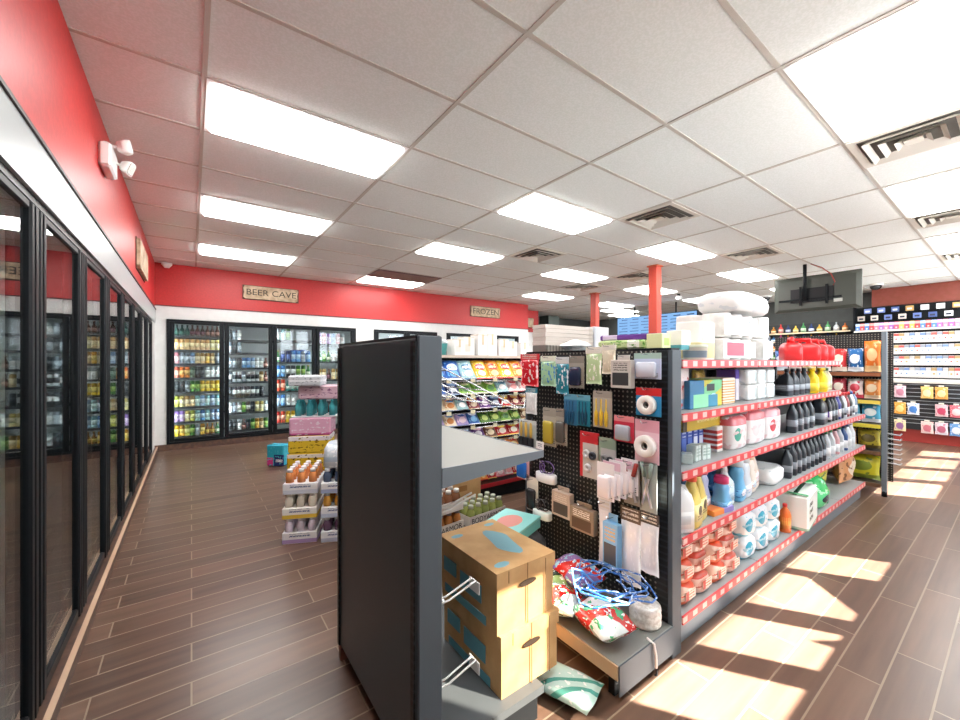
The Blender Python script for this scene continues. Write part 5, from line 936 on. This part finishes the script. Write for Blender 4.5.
for s, z in enumerate(BZ):
    for k in range(17):
        c = lc[(k*3+s*4+k//5) % 10]; h = (.13,.14,.15,.2)[s]*(1+.15*((k*7) % 3-1))
        one('small_bottle', '%s bottle, %s from the counter end on the %s wall shelf beneath the television' % (c[0], ORD[k], ('lowest','second','third','top')[s]), 'bottle', kit(('lq',c,(k*7)%3,s), lambda: MB().lathe([(.045,0),(.05,.006),(.05,h*.5),(.03,h*.68),(.014,h*.76),(.014,h)],10,0).lathe([(.0505,h*.12),(.0505,h*.42)],10,1).mesh('small_bottle', [mat(c[1],.2), mat(c[2],.5)])), (11.74, 2.36+.148*k, z+.0005), 0, 'bottles on the wall shelves')
# ------------------------------------------------------------------ hanging television and menu screens
TX, T0, T1, TB, TT = 7.96, 1.41, 2.48, 2.19, 2.75
P = [('back_shell', MB().rings([[(TX-.05,T0+.06,TB+.05),(TX-.05,T1-.06,TB+.05),(TX-.05,T1-.06,TT-.05),(TX-.05,T0+.06,TT-.05)],[(TX-.03,T0,TB),(TX-.03,T1,TB),(TX-.03,T1,TT),(TX-.03,T0,TT)],[(TX,T0,TB),(TX,T1,TB),(TX,T1,TT),(TX,T0,TT)]],0,False).mesh('back_shell', mat('#4a4f49', .35))), ('screen', MB().box(TX+.0005,TX+.004,T0+.015,T1-.015,TB+.015,TT-.015).mesh('screen', mat('#0c0d10', .1))),
     ('wall_plate', MB().box(TX-.075,TX-.051,1.72,2.25,2.33,2.55).mesh('wall_plate', M_BLACKM)), ('rail', MB().box(TX-.095,TX-.076,1.62,2.4,2.36,2.39).mesh('rail', M_BLACK)), ('bracket', MB().box(TX-.1,TX-.076,1.78,1.81,2.28,2.58).mesh('bracket', M_BLACK)), ('bracket', MB().box(TX-.1,TX-.076,2.10,2.13,2.28,2.58).mesh('bracket', M_BLACK)),
     ('drop_pole', MB().cyl((TX-.13,2.05,2.35),(TX-.13,2.05,CEIL-.001),.025,10).mesh('drop_pole', M_BLACK)), ('cable', MB().tube([(TX-.12,1.98,CEIL-.002),(TX-.1,1.85,2.84),(TX-.09,1.74,2.72),(TX-.08,1.70,2.6),(TX-.078,1.72,2.55)],.008,6).mesh('cable', mat('#a8403a', .5))), ('label', MB().box(TX-.0525,TX-.0515,1.62,1.72,2.30,2.35).mesh('label', mat('#d8dad6', .5)))]
many('television', 'television seen from behind, hung from the ceiling above the fuel cans', 'television', P, (0,0,0))
SCR = emis('menu_screen', '#86b4e6', .75)
for k, (y0, lb) in enumerate(((4.70,'blue lit menu screen hung beside the tall white paper stack'),(5.86,'blue lit menu screen hung between the two red posts'))):
    b = [('bezel', MB().box(10.0,10.05,y0,y0+1.1,2.04,2.66).mesh('bezel', M_BLACK)), ('screen', MB().box(9.996,9.9995,y0+.02,y0+1.08,2.06,2.64).mesh('screen', SCR))]
    ln = MB()
    for c in range(3):
        for r in range(6): ln.box(9.994,9.9958,y0+.08+.34*c,y0+.08+.34*c+(.26 if r % 3 else .18),2.56-.08*r,2.575-.08*r+(.01 if r == 0 else 0))
    b.append(('menu_lines', ln.mesh('menu_lines', mat('#22406a', .5)))); b.append(('hanger', MB().cyl((10.03,y0+.55,2.6),(10.03,y0+.55,CEIL-.001),.02,8).mesh('hanger', M_BLACK)))
    many('menu_screen', lb, 'screen', b, (0,0,0), 0, 'blue menu screens')
many('range_hood', 'dark grey metal hood on the far wall behind the red posts', 'hood', [('canopy', MB().rings([[(8.9,8.9,2.0),(10.6,8.9,2.0),(10.6,9.59,2.0),(8.9,9.59,2.0)],[(9.1,9.1,2.55),(10.4,9.1,2.55),(10.4,9.59,2.55),(9.1,9.59,2.55)]],0,False).mesh('canopy', mat('#5f6a66', .4, .4))), ('duct', MB().box(9.5,10.0,9.2,9.59,2.551,CEIL-.001).mesh('duct', mat('#5f6a66', .4, .4)))], (0,0,0))
# ------------------------------------------------------------------ daylight, camera, view
wd = bpy.data.worlds.new('sky'); S.world = wd; wd.use_nodes = True
bg = wd.node_tree.nodes['Background']; bg.inputs[0].default_value = (.86, .93, 1, 1); bg.inputs[1].default_value = SKY
sd = bpy.data.lights.new('sun', 'SUN'); sd.energy = SUN; sd.angle = radians(.5); sd.color = (1, .95, .88)
so = bpy.data.objects.new('sun', sd); COL.objects.link(so)
el = radians(35); d = Vector((-.552*cos(el), .833*cos(el), -sin(el)))
so.rotation_euler = d.to_track_quat('-Z', 'Y').to_euler(); so.location = (8, -8, 9)
cd = bpy.data.cameras.new('camera'); cam = bpy.data.objects.new('camera', cd); COL.objects.link(cam)
cam.location = (0, 0, EYE); cam.rotation_euler = (pi/2, 0, -YAW)
cd.sensor_width = 36; cd.sensor_fit = 'HORIZONTAL'; cd.lens = FPX/960*36; cd.shift_x = 2/960; cd.shift_y = 2/960; cd.clip_start = .02; cd.clip_end = 200
S.camera = cam
vs = S.view_settings; vs.view_transform = 'Standard'; vs.look = 'None'; vs.gamma = 1; vs.use_curve_mapping = False; vs.exposure = EXPOSURE
for a in SEEN:
    n = len(a.split())
    if n < 4 or n > 16: print('LABELWORDS', n, a)
    if SEEN[a] > 1: print('LABELDUP', SEEN[a], a)
